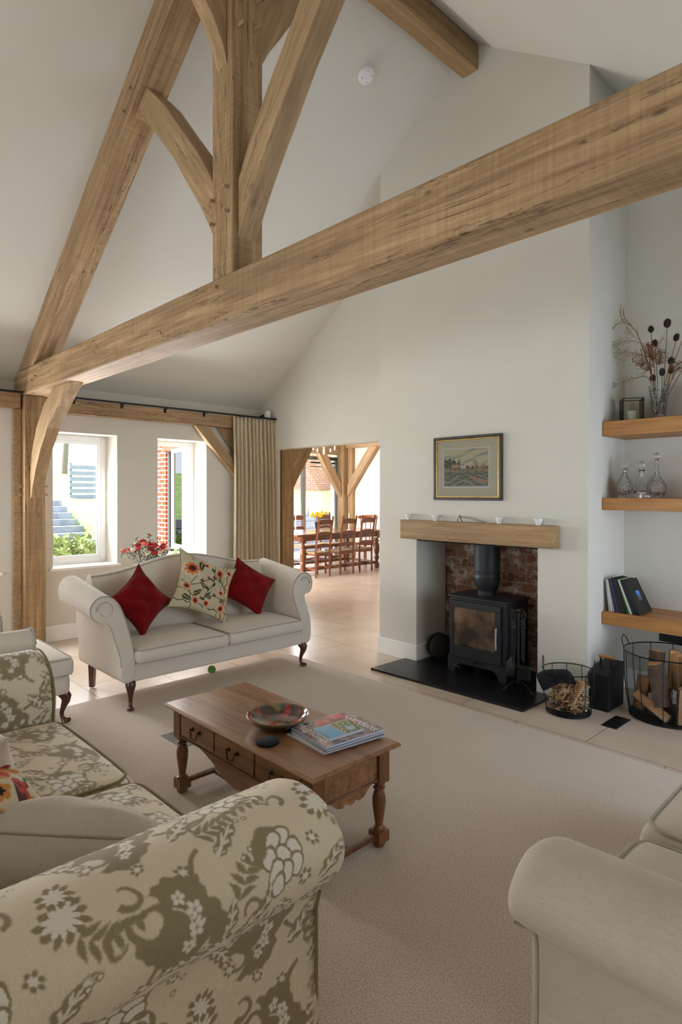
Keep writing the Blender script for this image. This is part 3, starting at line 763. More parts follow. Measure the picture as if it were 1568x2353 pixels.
# soldier course above the glazed side
sc = MB()
for i in range(37): sc.box(-9.62+i*.078, 4.985, 2.20, -9.62+i*.078+.066, 5.0, 2.415)
struct('trim_1', sc, plain('soldier_bricks', lin(182, 96, 74), .9, var=.2, nscale=9))
glazing('door_3', 'y', 5.07, -9.55, -7.45, 0, 2.25, 3, M['alu'])
d4 = glazing('door_4', 'x', -10.06, 5.5, 9.52, 0, 2.30, 4, M['alu'], fw=.075)
d4h = MB().tube([(-9.99, 8.575, 1.00), (-9.96, 8.575, 1.01), (-9.96, 8.575, 1.13), (-9.99, 8.575, 1.14)], .010, 6)
obj('door_handle', d4h, M['chrome'], d4, smooth=60)
obj('blind', MB().box(-9.99, 8.66, 2.14, -9.95, 9.38, 2.17).box(-9.985, 8.66, 2.06, -9.955, 9.38, 2.075), M['black'], d4)
# oak framing of the dining wing
G = 'oak frame of the dining room'
t = thing('oak_post', 'brown oak post with diagonal brace at the left side of the dining opening', 'post', (-6.47, 5.14, 0))
beam('post', (-6.47, 5.14, 0), (-6.47, 5.14, 2.44), .17, .205, M['oak'], t, up=(0, 1, 0))
br = [(5.24, 1.50), (5.33, 1.66), (5.50, 1.92), (5.64, 2.16), (5.86, 2.44), (5.50, 2.44), (5.35, 2.28), (5.24, 2.10)]
plank('brace', br, 'x', -6.515, -6.425, M['oak'], t, chord=((5.24, 1.6), (5.7, 2.3)))
t = tag(beam('oak_beam', (-6.47, 5.03, 2.56), (-6.47, 9.58, 2.56), .17, .24, M['oak']), 'heavy oak beam over the post with the dark brace', 'beam')
t = thing('oak_post', 'golden oak corner post with two braces at the far end of the dining room', 'post', (-9.75, 9.48, 0))
beam('post', (-9.80, 9.48, 0), (-9.80, 9.48, 2.74), .20, .19, M['oakplain'], t, up=(0, 1, 0))
beam('side_post', (-9.62, 9.555, 0), (-9.62, 9.555, 2.74), .14, .08, M['oakplain'], t, up=(0, 1, 0))
plank('brace', [(-9.66, 1.40), (-9.66, 1.66), (-9.40, 2.02), (-9.0, 2.49), (-8.76, 2.49), (-9.16, 2.02)], 'y', 9.46, 9.56, M['oakplain'], t, chord=((-9.66, 1.5), (-8.9, 2.49)))
plank('brace', [(9.38, 1.40), (9.38, 1.68), (9.16, 2.02), (8.93, 2.358), (8.70, 2.358), (8.92, 2.02)], 'x', -9.87, -9.75, M['oakplain'], t, chord=((9.38, 1.5), (8.7, 2.49)))
tag(beam('oak_beam', (-9.7, 9.52, 2.58), (-2.9, 9.52, 2.58), .14, .18, M['oakplain']), 'golden oak wall plate along the pink dining room wall', 'beam')
tag(beam('oak_beam', (-9.90, 5.2, 2.52), (-9.90, 9.38, 2.52), .2, .32, M['oakplain']), 'golden oak beam above the grey framed garden doors', 'beam')

# ---------------------------------------------------------------- oak frame of the sitting room
tr = thing('roof_truss', 'exposed green oak king post truss spanning the sitting room', 'roof truss', (-2.85, 1.93, 2.43))
y0, y1 = 1.82, 2.035
beam('tie_beam', (-6.6, (y0+y1)/2, 2.555), (XR-.0, (y0+y1)/2, 2.555), y1-y0, .25, M['oak'], tr, bevel=.012)
beam('king_post', (-2.85, 1.93, 2.681), (-2.85, 1.93, 4.92), .20, .2, M['oak'], tr, up=(0, 1, 0), bevel=.008)
for s in (-1, 1):
    f = (lambda x: x) if s < 0 else (lambda x: -5.7-x)
    pr = [(f(-2.95), cz(-2.95)-.004), (f(-6.45), cz(-6.45)-.004), (f(-6.45), 2.682), (f(-6.03), 2.682), (f(-2.95), 4.80)]
    plank('principal_rafter', pr, 'y', y0, y1-.01, M['oak'], tr, chord=((f(-6.4), 2.6), (f(-2.95), 4.96)), bevel=.008)
    up_ = [(-3.905, 4.145), (-3.82, 4.20), (-3.57, 3.97), (-3.35, 3.715), (-3.196, 3.54), (-3.05, 3.345), (-2.95, 3.19)]
    lo = [(-2.95, 2.88), (-3.05, 3.045), (-3.147, 3.185), (-3.298, 3.375), (-3.458, 3.585), (-3.748, 3.90), (-3.985, 4.085)]
    plank('curved_strut', [(f(x), z) for x, z in up_+lo], 'y', 1.865, 1.985, M['oakplain'], tr, chord=((f(-3.9), 4.15), (f(-2.95), 3.0)), bevel=.005)
for s in (-1, 1):
    g = (lambda y: y) if s < 0 else (lambda y: 3.86-y)
    lo = [(1.83, 3.82), (1.80, 3.92), (1.74, 4.03), (1.665, 4.14), (1.50, 4.40), (1.36, 4.65), (1.25, 4.91)]
    up_ = [(1.55, 4.91), (1.62, 4.66), (1.70, 4.46), (1.83, 4.22)]
    plank('curved_brace', [(g(y), z) for y, z in lo+up_], 'x', -2.90, -2.80, M['oakplain'], tr, chord=((g(1.83), 3.95), (g(1.4), 4.9)), bevel=.005)
pg = []
for (x, z) in ((-2.93, 2.99), (-2.93, 3.12), (-2.79, 3.02), (-2.79, 3.15), (-2.88, 2.63), (-6.02, 2.53), (-5.93, 2.56)):
    o = obj('oak_peg', MB().tube([(x, y0-.022, z), (x, y0+.05, z)], .010, 6), M['oakplain'], tr, loc=(x, y0, z))
for (y, z) in ((1.87, 4.02), (1.87, 4.16), (1.98, 4.06), (1.98, 4.20)):
    obj('oak_peg', MB().tube([(-2.70, y, z), (-2.8, y, z)], .010, 6), M['oakplain'], tr, loc=(-2.75, y, z))
for (x, z) in ((-3.89, 4.39-.18), (-3.99, 4.26-.16)):
    obj('oak_peg', MB().tube([(x-.06, y0-.022, z+.02), (x-.06, y0+.05, z+.02)], .010, 6), M['oakplain'], tr, loc=(x, y0, z))
tag(beam('ridge_beam', (-2.845, YF, 5.01), (-2.845, 4.188, 5.01), .15, .2, M['mantel'], bevel=.006), 'squared oak ridge beam under the ceiling apex, ending at the chimney breast', 'beam')
obj_ = obj('tenon_end', MB().tube([(-2.862, 4.12, 4.915), (-2.862, 4.09, 4.84)], .035, 5), M['mantel'], [o for o in COL.objects if o.name == 'ridge_beam'][0])
# wall post
t = thing('oak_post', 'tall oak wall post with curved brace under the left end of the truss', 'post', (-6.32, 1.92, 0))
beam('post', (-6.40, 1.915, 0), (-6.40, 1.915, 2.43), .19, .28, M['oak'], t, up=(1, 0, 0), bevel=.008)
obj('door_lining', MB().box(-6.50, 1.745, 0, -6.345, 1.818, 2.30), M['oakplain'], t, bevel=.004)
lo = [(-6.262, 1.44), (-6.225, 1.445), (-6.175, 1.56), (-6.10, 1.70), (-5.955, 1.90), (-5.766, 2.08), (-5.511, 2.25), (-5.20, 2.428)]
up_ = [(-5.62, 2.428), (-5.857, 2.30), (-6.075, 2.10), (-6.203, 1.885), (-6.262, 1.66)]
plank('brace', lo+up_, 'y', 1.865, 1.975, M['oakplain'], t, chord=((-6.23, 1.5), (-5.4, 2.4)), bevel=.004)
for (yy, zz) in ((1.815, 1.425), (1.815, 1.345)):
    obj('oak_peg', MB().tube([(-6.31, 1.79, zz+.13), (-6.31, 1.83, zz+.13)], .010, 6), M['oakplain'], t, loc=(-6.31, 1.8, zz))
    obj('oak_peg', MB().tube([(-6.29, 2.0, zz+.13), (-6.29, 2.035, zz+.13)], .010, 6), M['oakplain'], t, loc=(-6.29, 2.02, zz))
# eaves beams
t = tag(beam('eaves_beam', (-6.345, 2.012, 2.365), (-6.345, 4.82, 2.365), .09, .145, M['oak']), 'oak eaves beam over the two windows behind the cream sofa', 'beam')
tag(beam('eaves_beam', (-6.345, -3.9, 2.375), (-6.345, 1.80, 2.375), .09, .145, M['oak']), 'oak eaves beam left of the wall post, at the frame edge', 'beam')
t = thing('oak_post', 'oak wall post hidden behind the curtain, with a straight diagonal brace', 'post', (-6.33, 4.5, 0))
beam('post', (-6.34, 4.50, 0), (-6.34, 4.50, 2.29), .15, .09, M['oak'], t, up=(1, 0, 0))
plank('brace', [(4.425, 1.50), (4.425, 1.66), (3.86, 2.29), (3.67, 2.29)], 'x', -6.375, -6.30, M['oakplain'], t, chord=((4.42, 1.6), (3.7, 2.29)))
plank('cleat', [(4.425, 1.75), (4.425, 2.29), (4.0, 2.29)], 'x', -6.379, -6.36, M['oak'], t)
# curtain track
def track(y0, y1, label):
    t = thing('curtain_track', label, 'curtain track', (-6.26, y0, 2.45))
    obj('rail', MB().box(-6.255, y0, 2.438, -6.225, y1, 2.456), M['black'], t, bevel=.002)
    y = y0+.25
    while y < y1-.1:
        obj('bracket', MB().box(-6.300, y-.012, 2.395, -6.288, y+.012, 2.445).box(-6.300, y-.010, 2.432, -6.24, y+.010, 2.438), M['black'], t, loc=(-6.29, y, 2.4)); y += .50
    return t
track(2.04, 4.82, 'thin black curtain track along the eaves beam over two windows')
track(-3.0, 1.80, 'thin black curtain track left of the wall post at the frame edge')
# rug
mb = MB().box(-4.35, -2.6, 0, .56, 3.515, .012)
t = tag(obj('rug', mb, M['rug'], bevel=.004), 'large beige looped wool carpet under the coffee table', 'rug')
# mantel, hearth
t = tag(beam('mantel_shelf', (-3.515, 4.145, 1.177), (-2.07, 4.145, 1.177), .088, .165, M['mantel'], bevel=.006), 'thick oak mantel beam on the chimney breast over the stove', 'mantel')
tag(obj('hearth_slab', MB().prism([(-3.51, 3.72), (-2.11, 3.75), (-2.11, 4.17), (-2.245, 4.17), (-2.245, 4.63), (-3.38, 4.63), (-3.38, 4.165), (-3.51, 4.165)], 'z', 0, .018), M['slate'], bevel=.002), 'black slate hearth slab under the wood stove', 'hearth')
# floor boxes
def floorbox(x, y, w, h, label, m):
    t = thing('floor_socket', label, 'floor socket', (x, y, .0))
    obj('frame', MB().box(x-w/2, y-h/2, 0.0, x+w/2, y+h/2, .004), M['chrome'], t)
    obj('lid', MB().box(x-w/2+.006, y-h/2+.006, .004, x+w/2-.006, y+h/2-.006, .007), m, t, bevel=.001)
floorbox(-1.595, 4.02, .10, .245, 'black floor socket lid in the stone floor beside the log baskets', M['slate'])
t = thing('floor_socket', 'grey floor socket lid in the carpet behind the coffee table leg', 'floor socket', (-3.30, 1.79, .012))
obj('lid', MB().box(-3.42, 1.76, .012, -3.17, 1.84, .016), plain('grey_metal_lid', lin(128, 130, 132), .5), t)
# ---------------------------------------------------------------- garden
g = MB().box(-30, -10, -.3, -6.75, 30, -.1); o = obj('garden_ground', g, M['paving']); o['kind'] = 'structure'
def bank():
    nx, ny = 70, 321; X = np.linspace(-13, -24, nx); Y = np.linspace(-6, 26, ny); A, B = np.meshgrid(X, Y, indexing='ij')
    Z = .85+(-13-A)*.13+.08*np.sin(A*2.1+B)*np.cos(B*1.3); Z[0] = .85
    gap = (B > 4.2) & (B < 5.35) & (A > -16.0); Z = np.where(gap, np.minimum(Z, -.25+.4*(-12.2-A)), Z)
    return np.stack([A, B, Z], -1)
o = grid_mesh('garden_bank', bank(), M['grass']); o['kind'] = 'stuff'; tag(o, 'sunlit green grass bank rising in the garden outside', 'grass')
t = thing('retaining_wall', 'dark timber sleeper retaining wall below the grass bank in the garden', 'wall', (-13, 5, -.1))
for k in range(5):
    beam('sleeper', (-12.9, 5.35, -.0+.2*k), (-12.9, 24, -.0+.2*k), .2, .19, M['sleeper'], t); beam('sleeper', (-12.9, -6, -.0+.2*k), (-12.9, 4.2, -.0+.2*k), .2, .19, M['sleeper'], t)
t = thing('garden_steps', 'timber garden steps climbing the bank, seen through the left window', 'steps', (-13, 4.8, -.1))
for k in range(10):
    obj('step', MB().box(-12.2-.35*k, 4.25, -.1+.14*k, -12.55-.35*k, 5.3, .04+.14*k), M['sleeper'], t, bevel=.01)
o = obj('garden_wall', MB().box(-19.2, 9, .8, -19, 26, 4.2), M['brick_garden']); tag(o, 'weathered red brick garden wall behind the grass bank', 'wall')
for i, (yy, zz) in enumerate(((5.6, 1.3),)):
    t = thing('compost_crate', 'grey slatted timber compost crate on the grass bank, seen through the left window', 'crate', (-17, 6.5, 1.3))
    for k in range(6): obj('slat', MB().box(-16.8, 6.0, 1.32+.16*k, -16.76, 7.0, 1.43+.16*k), M['crate'], t)
    for p in (6.0, 6.95): obj('corner_post', MB().box(-16.86, p, 1.2, -16.8, p+.06, 2.3), M['crate'], t)
def shrub(c, r, n, label):
    mb = MB(); rr = random.Random(int(c[1]*10))
    for i in range(n):
        a = rr.uniform(0, 2*PI); e = rr.uniform(-.3, 1); q = r*rr.uniform(.4, 1); p = Vector((c[0]+q*math.cos(a)*math.cos(e), c[1]+q*math.sin(a)*math.cos(e), c[2]+r*.8+q*math.sin(e)))
        d = Vector((rr.uniform(-1, 1), rr.uniform(-1, 1), rr.uniform(-.4, 1))).normalized()*.07; s = d.orthogonal().normalized()*.03
        mb.add([p-d, p+s, p+d, p-s], [(0, 1, 2, 3)])
    o = obj('shrub', mb, M['foliage']); tag(o, label, 'shrub'); return o
shrub((-10.6, 3.75, -.1), .55, 900, 'pale green shrub low in the garden outside the left window')
shrub((-11.4, 4.7, -.25), .4, 600, 'yellow green shrub at the foot of the garden steps')
shrub((-9.6, 3.0, -.1), .35, 500, 'small leafy shrub close outside the left window')
for i, (xx, yy) in enumerate(((-23, 8.0), (-22.5, 9.6), (-24, 10.5), (-23, 6.6), (-25, 12))):
    t = thing('bare_tree', ('bare tree trunk at the top of the garden, ' + ['left of the crate', 'behind the crate', 'right of the crate', 'at the left window edge', 'farthest right in the window view'][i]), 'tree', (xx, yy, 2))
    mb = MB().tube([(xx, yy, 1.8), (xx+.1, yy+.1, 4), (xx-.1, yy+.2, 7)], [.12, .09, .03], 7)
    obj('trunk', mb, M['bark'], t)
    mb = MB(); rr = random.Random(i)
    for k in range(14):
        z = rr.uniform(2.6, 6.5); a = rr.uniform(0, 2*PI); mb.tube([(xx, yy+.1, z), (xx+.5*math.cos(a), yy+.6*math.sin(a), z+.6), (xx+.7*math.cos(a), yy+1.0*math.sin(a), z+1.3)], [.03, .018, .006], 4)
    obj('branches', mb, M['bark'], t)
# ================================================================= SEATING
def smooth01(t): t = np.clip(t, 0, 1); return t*t*(3-2*t)
def cabriole(x, y, z1, dx, dy, parent, h=None, s=1.0, label=None):
    """cabriole leg: knee bulging towards (dx,dy), foot on the floor"""
    z0 = .012
    H = z1-z0; pts = []; rs = []
    for t, o, r in ((1, .0, .034), (.93, .012, .036), (.82, .026, .034), (.68, .024, .026), (.5, .010, .018), (.32, .0, .0135), (.18, .002, .0125), (.09, .012, .016), (.045, .020, .024), (.0, .022, .024)):
        pts.append((x+dx*o*s, y+dy*o*s, z0+H*t)); rs.append(r*s)
    mb = MB().tube(pts, rs, 12); mb.ball((x+dx*.036*s, y+dy*.036*s, z0+.016), .017*s, 8, 6, (1.2, 1.2, .9))
    return obj('leg', mb, M['mahog'], parent, smooth=60)

# ---- cream camelback sofa
S = thing('sofa', 'cream camelback sofa with scrolled arms and dark cabriole legs, below the two windows', 'sofa', (-4.3, 2.58, 0))
yc = 2.58
obj('frame', MB().box(-4.68, 1.775, .205, -3.945, 3.385, .33), M['cream'], S, bevel=.014)
prof = [(.742, .22), (.742, .36), (.745, .52), (.758, .63), (.792, .705), (.842, .752), (.90, .768), (.955, .745), (.985, .695), (.975, .64), (.93, .605), (.885, .60), (.862, .57), (.85, .48), (.838, .36), (.828, .22)]
offz = lambda z: -.15*smooth01((z-.34)/.34)
scz = lambda t, z: .085*(1-t)*np.clip((z-.45)/.3, 0, 1)+.02*np.clip((z-.45)/.3, 0, 1)
for s in (-1, 1):
    A = sweep_arm('arm', [(yc+s*o, z) for o, z in (prof if s > 0 else prof)], 'x', -4.70, -3.935, M['cream'], S, rnd=.022, off_f=offz, scale_f=scz)
    P_ = catmull([(yc+s*(o), z) for o, z in prof], 4, True)
    pts = [(-3.938+float(offz(z)), y+(0 if True else 0), z+float(scz(1, z))) for y, z in P_ if z > .3]
    # scroll front piping, slightly inset
    cx = np.mean([p[1] for p in pts]); 
    obj('piping', MB().tube([(p[0]-.004, p[1], p[2]) for p in pts], .0055, 6), M['creampipe'], A, smooth=180)
    sc = MB(); c0 = (yc+s*.888, .695)
    spir = [(-3.928-.15+.002, c0[0]+s*(.062-.010*q/6)*math.cos(q*.42), c0[1]+(.062-.010*q/6)*math.sin(q*.42)) for q in range(0, 15)]
    obj('scroll_seam', sc.tube(spir, .003, 5), M['creampipe'], A, smooth=180)
# camel back
ny = 60; Y = np.linspace(1.80, 3.36, ny); rows = []
for y in Y:
    d = abs(y-yc)/.76; h = .872+.112*.5*(1+math.cos(PI*min(1, d*1.02)))
    pr = [(-4.47, .30), (-4.50, .45), (-4.555, h-.16), (-4.585, h-.045), (-4.625, h-.004), (-4.665, h-.006), (-4.70, h-.05), (-4.715, h-.16), (-4.705, .45), (-4.69, .22), (-4.52, .22)]
    P_ = catmull(pr, 5, True); rows.append(np.stack([P_[:, 0], np.full(len(P_), y), P_[:, 1]], -1))
B = grid_mesh('backrest', np.array(rows), M['cream'], S, wrapv=True, caps=True, smooth=60)
pts = []
for y in Y:
    d = abs(y-yc)/.76; h = .872+.112*.5*(1+math.cos(PI*min(1, d*1.02))); pts.append((-4.606, y, h-.012))
obj('piping', MB().tube(pts, .005, 6), M['creampipe'], B, smooth=180)
cushion_box('seat_cushion', -4.50, 1.842, .325, -3.905, 2.572, .418, .030, .035, M['cream'], S, piping=M['creampipe'], pipr=.005, bulge=.008, sag=.002)
cushion_box('seat_cushion', -4.50, 2.584, .325, -3.905, 3.318, .418, .030, .035, M['cream'], S, piping=M['creampipe'], pipr=.005, bulge=.008, sag=.002)
cabriole(-3.985, 1.825, .215, 1, -.4, S); cabriole(-3.985, 3.345, .215, 1, .4, S)
for y in (1.83, 3.33): obj('leg', MB().tube([(-4.66, y, .01), (-4.655, y, .215)], [.024, .034], 4), M['mahog'], S)
o_ = [c for c in S.children if c.name.startswith('leg')]

# ---- patterned three-sided sofa in the foreground
S2 = thing('sofa', 'damask sofa with sage leaf pattern, filling the lower left foreground', 'sofa', (-2.15, .55, 0))
prof = [(-1.42, .06), (-1.42, .28), (-1.425, .46), (-1.43, .57), (-1.405, .648), (-1.345, .702), (-1.25, .732), (-1.155, .722), (-1.09, .68), (-1.067, .625), (-1.083, .565), (-1.125, .513), (-1.168, .470), (-1.187, .41), (-1.19, .25), (-1.19, .06)]
fx = lambda x: -4.31-x
colA = lambda u, v: damask_col(u+.13, v*1.0+.31)
silver = lambda u, v: damask_col(u, v, CREAM*.93, OLIVE*1.05, PALE*.97)
A1 = sweep_arm('arm', prof, 'y', .0, 1.065, M['damask'], S2, k=6, step=.0024, rnd=.05, colf=colA, dens=.0024)
A2 = sweep_arm('arm', [(fx(x), z*1.02) for x, z in prof], 'y', .0, .975, M['damask'], S2, k=6, step=.006, rnd=.045, colf=lambda u, v: damask_col(u+.4, v+.11), dens=.006)
P_ = catmull([(fx(x), z*1.02) for x, z in prof], 4, True)
obj('piping', MB().tube([(x+.0, .958, z) for x, z in P_ if z > .10], .0055, 6), M['pipe'], A2, smooth=180)
P_ = catmull(prof, 4, True)
obj('piping', MB().tube([(-1.188, 1.052, .06), (-1.188, 1.052, .25), (-1.186, 1.05, .41), (-1.17, 1.048, .462)], .005, 6), M['pipe'], A1, smooth=180)
obj('frame', MB().box(-2.895, .10, .05, -1.415, .955, .29), M['oat'], S2, bevel=.012)
def dam_c(a, b): return lambda X, Y_, Z: damask_col(X*1.02+a, Y_*1.02-Z+b)
cushion_box('seat_cushion', -2.885, .13, .29, -2.095, .985, .462, .045, .045, M['damask'], S2, n=(130, 130, 20), colf=dam_c(.1, .2), piping=M['pipe'], bulge=.012, sag=.004)
cushion_box('seat_cushion', -2.085, .13, .29, -1.43, .985, .465, .045, .045, M['damask'], S2, n=(110, 130, 20), colf=dam_c(.35, .45), piping=M['pipe'], bulge=.012, sag=.007)
cushion_box('backrest', -2.90, -.18, .28, -1.40, .10, .86, .07, .0, M['damask'], S2, n=(60, 10, 30), colf=lambda X, Y_, Z: damask_col(X, Z), piping=None)
obj('leg', MB().tube([(-2.85, .85, .0125), (-2.85, .85, .06)], .025, 8).tube([(-1.3, .95, .0125), (-1.3, .95, .07)], .025, 8).tube([(-2.85, -.1, .0125), (-2.85, -.1, .3)], .02, 8).tube([(-1.3, .05, .0125), (-1.3, .05, .07)], .025, 8), M['mahog'], S2)

# ---- plain oatmeal sofa on the right
S3 = thing('sofa', 'plain oatmeal sofa cut by the lower right frame edge', 'sofa', (.1, 2.3, 0))
prof = [(1.515, .06), (1.515, .30), (1.512, .45), (1.495, .57), (1.45, .635), (1.385, .665), (1.31, .672), (1.25, .645), (1.216, .60), (1.222, .548), (1.265, .50), (1.32, .462), (1.348, .41), (1.352, .25), (1.352, .06)]
A = sweep_arm('arm', prof, 'x', .55, -.735, M['oat'], S3, k=6, rnd=.055, scale_f=lambda t, z: .05*(1-t)*np.clip((z-.4)/.2, 0, 1))
P_ = catmull(prof, 4, True)
obj('piping', MB().tube([(-.722, y, z) for y, z in P_ if z > .1 and z < .52], .0055, 6), M['oatpipe'], A, smooth=180)
obj('arm', MB().box(-.70, 2.86, .06, .55, 3.02, .6), M['oat'], S3, bevel=.04)
obj('frame', MB().box(-.66, 1.50, .05, .52, 2.88, .29), M['oat'], S3, bevel=.012)
cushion_box('seat_cushion', -.700, 1.525, .29, .30, 1.925, .462, .04, .03, M['oat'], S3, piping=M['oatpipe'], bulge=.01)
cushion_box('seat_cushion', -.700, 1.935, .29, .30, 2.85, .482, .04, .05, M['oat'], S3, piping=M['oatpipe'], bulge=.01)
cushion_box('backrest', .26, 1.50, .28, .56, 2.88, .88, .07, .0, M['oat'], S3, piping=None)
obj('leg', MB().tube([(-.6, 1.45, .012), (-.6, 1.45, .07)], .025, 8).tube([(-.6, 2.9, .012), (-.6, 2.9, .07)], .025, 8).tube([(.45, 1.45, .0125), (.45, 1.45, .07)], .025, 8).tube([(.45, 2.9, .0125), (.45, 2.9, .07)], .025, 8), M['mahog'], S3)

# ---- cream armchair at the left edge
S4 = thing('armchair', 'cream armchair with ruched arm and cabriole leg, at the left frame edge', 'armchair', (-4.36, 1.0, 0))
prof = [(-4.10, .22), (-4.10, .42), (-4.10, .54), (-4.09, .60), (-4.055, .645), (-4.0, .662), (-3.945, .645), (-3.92, .60), (-3.935, .555), (-3.975, .53), (-3.995, .48), (-4.0, .36), (-4.0, .22)]
for s in (0, 1):
    pp = prof if not s else [(-8.72-x, z) for x, z in prof]
    A = sweep_arm('arm', pp, 'y', .45, 1.20, M['cream'], S4, rnd=.02)
    P_ = catmull(pp, 3, True); obj('ruched_edge', MB().tube([(x+.004*math.sin(i*2.1), 1.196+.006*math.cos(i*2.9), z) for i, (x, z) in enumerate(P_) if z > .5], .008, 6), M['creampipe'], A, smooth=180)
cushion_box('seat_cushion', -4.62, .5, .315, -4.10, 1.2, .435, .03, .02, M['cream'], S4, piping=None)
cushion_box('seat_cushion_front', -4.715, 1.205, .325, -3.985, 1.455, .435, .028, .012, M['cream'], S4, piping=M['creampipe'], pipr=.004)
cushion_box('frame', -4.70, .45, .20, -4.01, 1.44, .33, .03, 0, M['cream'], S4, piping=None)
cushion_box('backrest', -4.68, .32, .22, -4.04, .50, .98, .06, 0, M['cream'], S4, piping=None)
cabriole(-4.065, 1.40, .215, .5, .9, S4, s=1.0); cabriole(-4.655, 1.40, .215, -.5, .9, S4)
for x in (-4.62, -4.1): obj('leg', MB().tube([(x, .40, .0125 if x > -4.3 else 0), (x, .42, .22)], [.02, .028], 4), M['mahog'], S4)

# ================================================================= SCATTER CUSHIONS
def lean(cx, cy, czz, rot, tilt, yaw=0):
    s, c = math.sin(tilt), math.cos(tilt); R_ = Matrix.Rotation(yaw, 3, 'Z')
    right = R_ @ Vector((0, 1, 0)); up = R_ @ Vector((-s, 0, c)); cr, sr = math.cos(rot), math.sin(rot)
    return frame(right*cr+up*sr, up*cr-right*sr, 0, (cx, cy, czz))
def frame(x, y, z, c):
    x = Vector(x).normalized(); y = Vector(y); y = (y-x*y.dot(x)).normalized(); zz = x.cross(y)
    return Matrix.Translation(Vector(c)) @ Matrix((x, y, zz)).transposed().to_4x4()
def cushion(label, mat, Mx, w, h, t, seam=None, **k):
    o, s = pillow('scatter_cushion', w, h, t, Mx, mat, **k)
    tag(o, label, 'cushion')
    if seam is not None: obj('piping', MB().tube(s, .0045, 6), seam, o, smooth=180)
    return o
cushion('small crimson velvet cushion at the left end of the cream sofa', M['velvet'], lean(-4.31, 2.055, .685, math.radians(-52), .30, .12), .40, .40, .14, seam=M['velvet'], seed=2, wob=.012, pinch=.17, n=40)
cushion('crimson velvet cushion at the right end of the cream sofa', M['velvet'], lean(-4.36, 3.07, .675, math.radians(-34), .32, -.10), .41, .37, .13, seam=M['velvet'], seed=5, wob=.010, pinch=.11, n=40)
def crewel(X, Y):
    bg = linA((192, 178, 148)); c = np.tile(bg, (len(X), 1)); x = X; y = Y
    def put(mask, col):
        nonlocal c
        m = np.clip(mask, 0, 1)[:, None]; c = c*(1-m)+linA(col)*m
    red, ora, grn, dk, wht, gold = (118, 34, 38), (206, 122, 66), (44, 66, 44), (58, 24, 34), (214, 204, 184), (214, 166, 92)
    W_ = lambda d, w: sst(w+.0015, w-.0015, np.abs(d))
    # winding stems
    put(W_(y-.05*np.sin(x*14+.5)-.02, .0035)*(np.abs(x) < .22), grn); put(W_(x-.03*np.sin(y*17)-.03, .0035)*(np.abs(y) < .17), grn)
    put(W_(y+.10-.03*np.sin(x*20), .003), grn); put(W_(x+.13-.025*np.sin(y*22), .003), grn)
    for k in range(7):
        a = -.13+.042*k; m, v, q = leafm(x, y, .03*math.sin(a*17)+.03, a, .6 if k % 2 else 2.5, .055, .010, .2); put(m, grn)
    # zigzag border at the right
    zz = .165+.02*np.abs(((y*14) % 1)-.5)*2; put(W_(x-zz, .004), red); put(W_(x-zz-.022, .004), gold); put(W_(x-.14, .002), grn); put(W_(x-.215, .002), grn)
    zz = -.165-.015*np.abs(((x*14) % 1)-.5)*2; put(W_(y-zz, .0035), grn)
    for (cx, cy, r, n) in ((-.155, .10, .062, 9), (.10, .13, .040, 8), (-.17, -.05, .034, 8), (.145, -.02, .026, 6), (.02, -.145, .030, 7), (.16, -.15, .032, 7), (-.08, -.15, .034, 7), (.20, .17, .03, 7), (-.03, .16, .022, 6)):
        m, v = flowerm(x, y, cx, cy, r*1.18, n, .5); put(m, wht); m, v = flowerm(x, y, cx, cy, r, n, .55); put(m, ora)
        m, _ = flowerm(x, y, cx, cy, r*.55, n, .5); put(m, red); m, _ = flowerm(x, y, cx, cy, r*.28, 5, .5); put(m, dk)
    for (cx, cy, a, L, w) in ((-.05, .19, -2.2, .11, .026), (-.12, -.11, .4, .09, .022), (-.20, -.13, -.5, .09, .02), (.06, -.10, 2.6, .07, .016), (.10, .05, 1.2, .07, .015), (-.03, -.05, 2.0, .07, .016), (.12, -.10, .2, .06, .016)):
        m, v, q = leafm(x, y, cx, cy, a, L, w, .25, 2); put(m, grn); put(v, gold)
    for (cx, cy) in ((.0, .06), (.055, .085), (-.06, .02), (.08, -.06)):
        m, v = flowerm(x, y, cx, cy, .016, 4, .5, depth=.5); put(m, red)
    return c
cushion('large cream cushion embroidered with orange flowers and green stems, mid cream sofa', M['stitched'], lean(-4.30, 2.585, .735, math.radians(-24), .34, .05), .55, .50, .13, seam=M['pipe'], colf=crewel, n=240, seed=8, wob=.018, pinch=.17)
# on the damask sofa
A_, B_ = Vector((-1.47, .765, .578)), Vector((-1.80, .30, .655))
e1 = (A_-B_).normalized(); upv = Vector((.62, -.45, 1)).normalized(); upv = (upv-e1*upv.dot(e1)).normalized()
cen = (A_+B_)/2-upv*.155+e1*.01
cushion('big oatmeal wool cushion leaning on the near arm of the damask sofa', M['greywool'], frame(-e1, upv, 0, cen), .62, .34, .28, seam=M['oatpipe'], seed=11, wob=.014, pinch=.05, n=48)
def needle(X, Y):
    c = np.tile(linA((206, 190, 160)), (len(X), 1))
    def put(m, col):
        nonlocal c
        m = np.clip(m, 0, 1)[:, None]; c = c*(1-m)+linA(col)*m
    cols = ((188, 70, 50), (30, 34, 32), (70, 136, 98), (196, 130, 60), (130, 26, 34), (84, 40, 44))
    r = np.random.default_rng(4)
    for i in range(46):
        cx, cy = r.uniform(-.24, .24), r.uniform(-.22, .22); m, v, q = leafm(X, Y, cx, cy, r.uniform(0, 6.3), r.uniform(.06, .13), r.uniform(.014, .03), r.uniform(-.5, .5)); put(m, cols[i % 6])
        if i % 3 == 0:
            m, v = flowerm(X, Y, cx, cy, .035, 6, .5); put(m, cols[(i+3) % 6]); put(v, cols[(i+1) % 6])
    return c
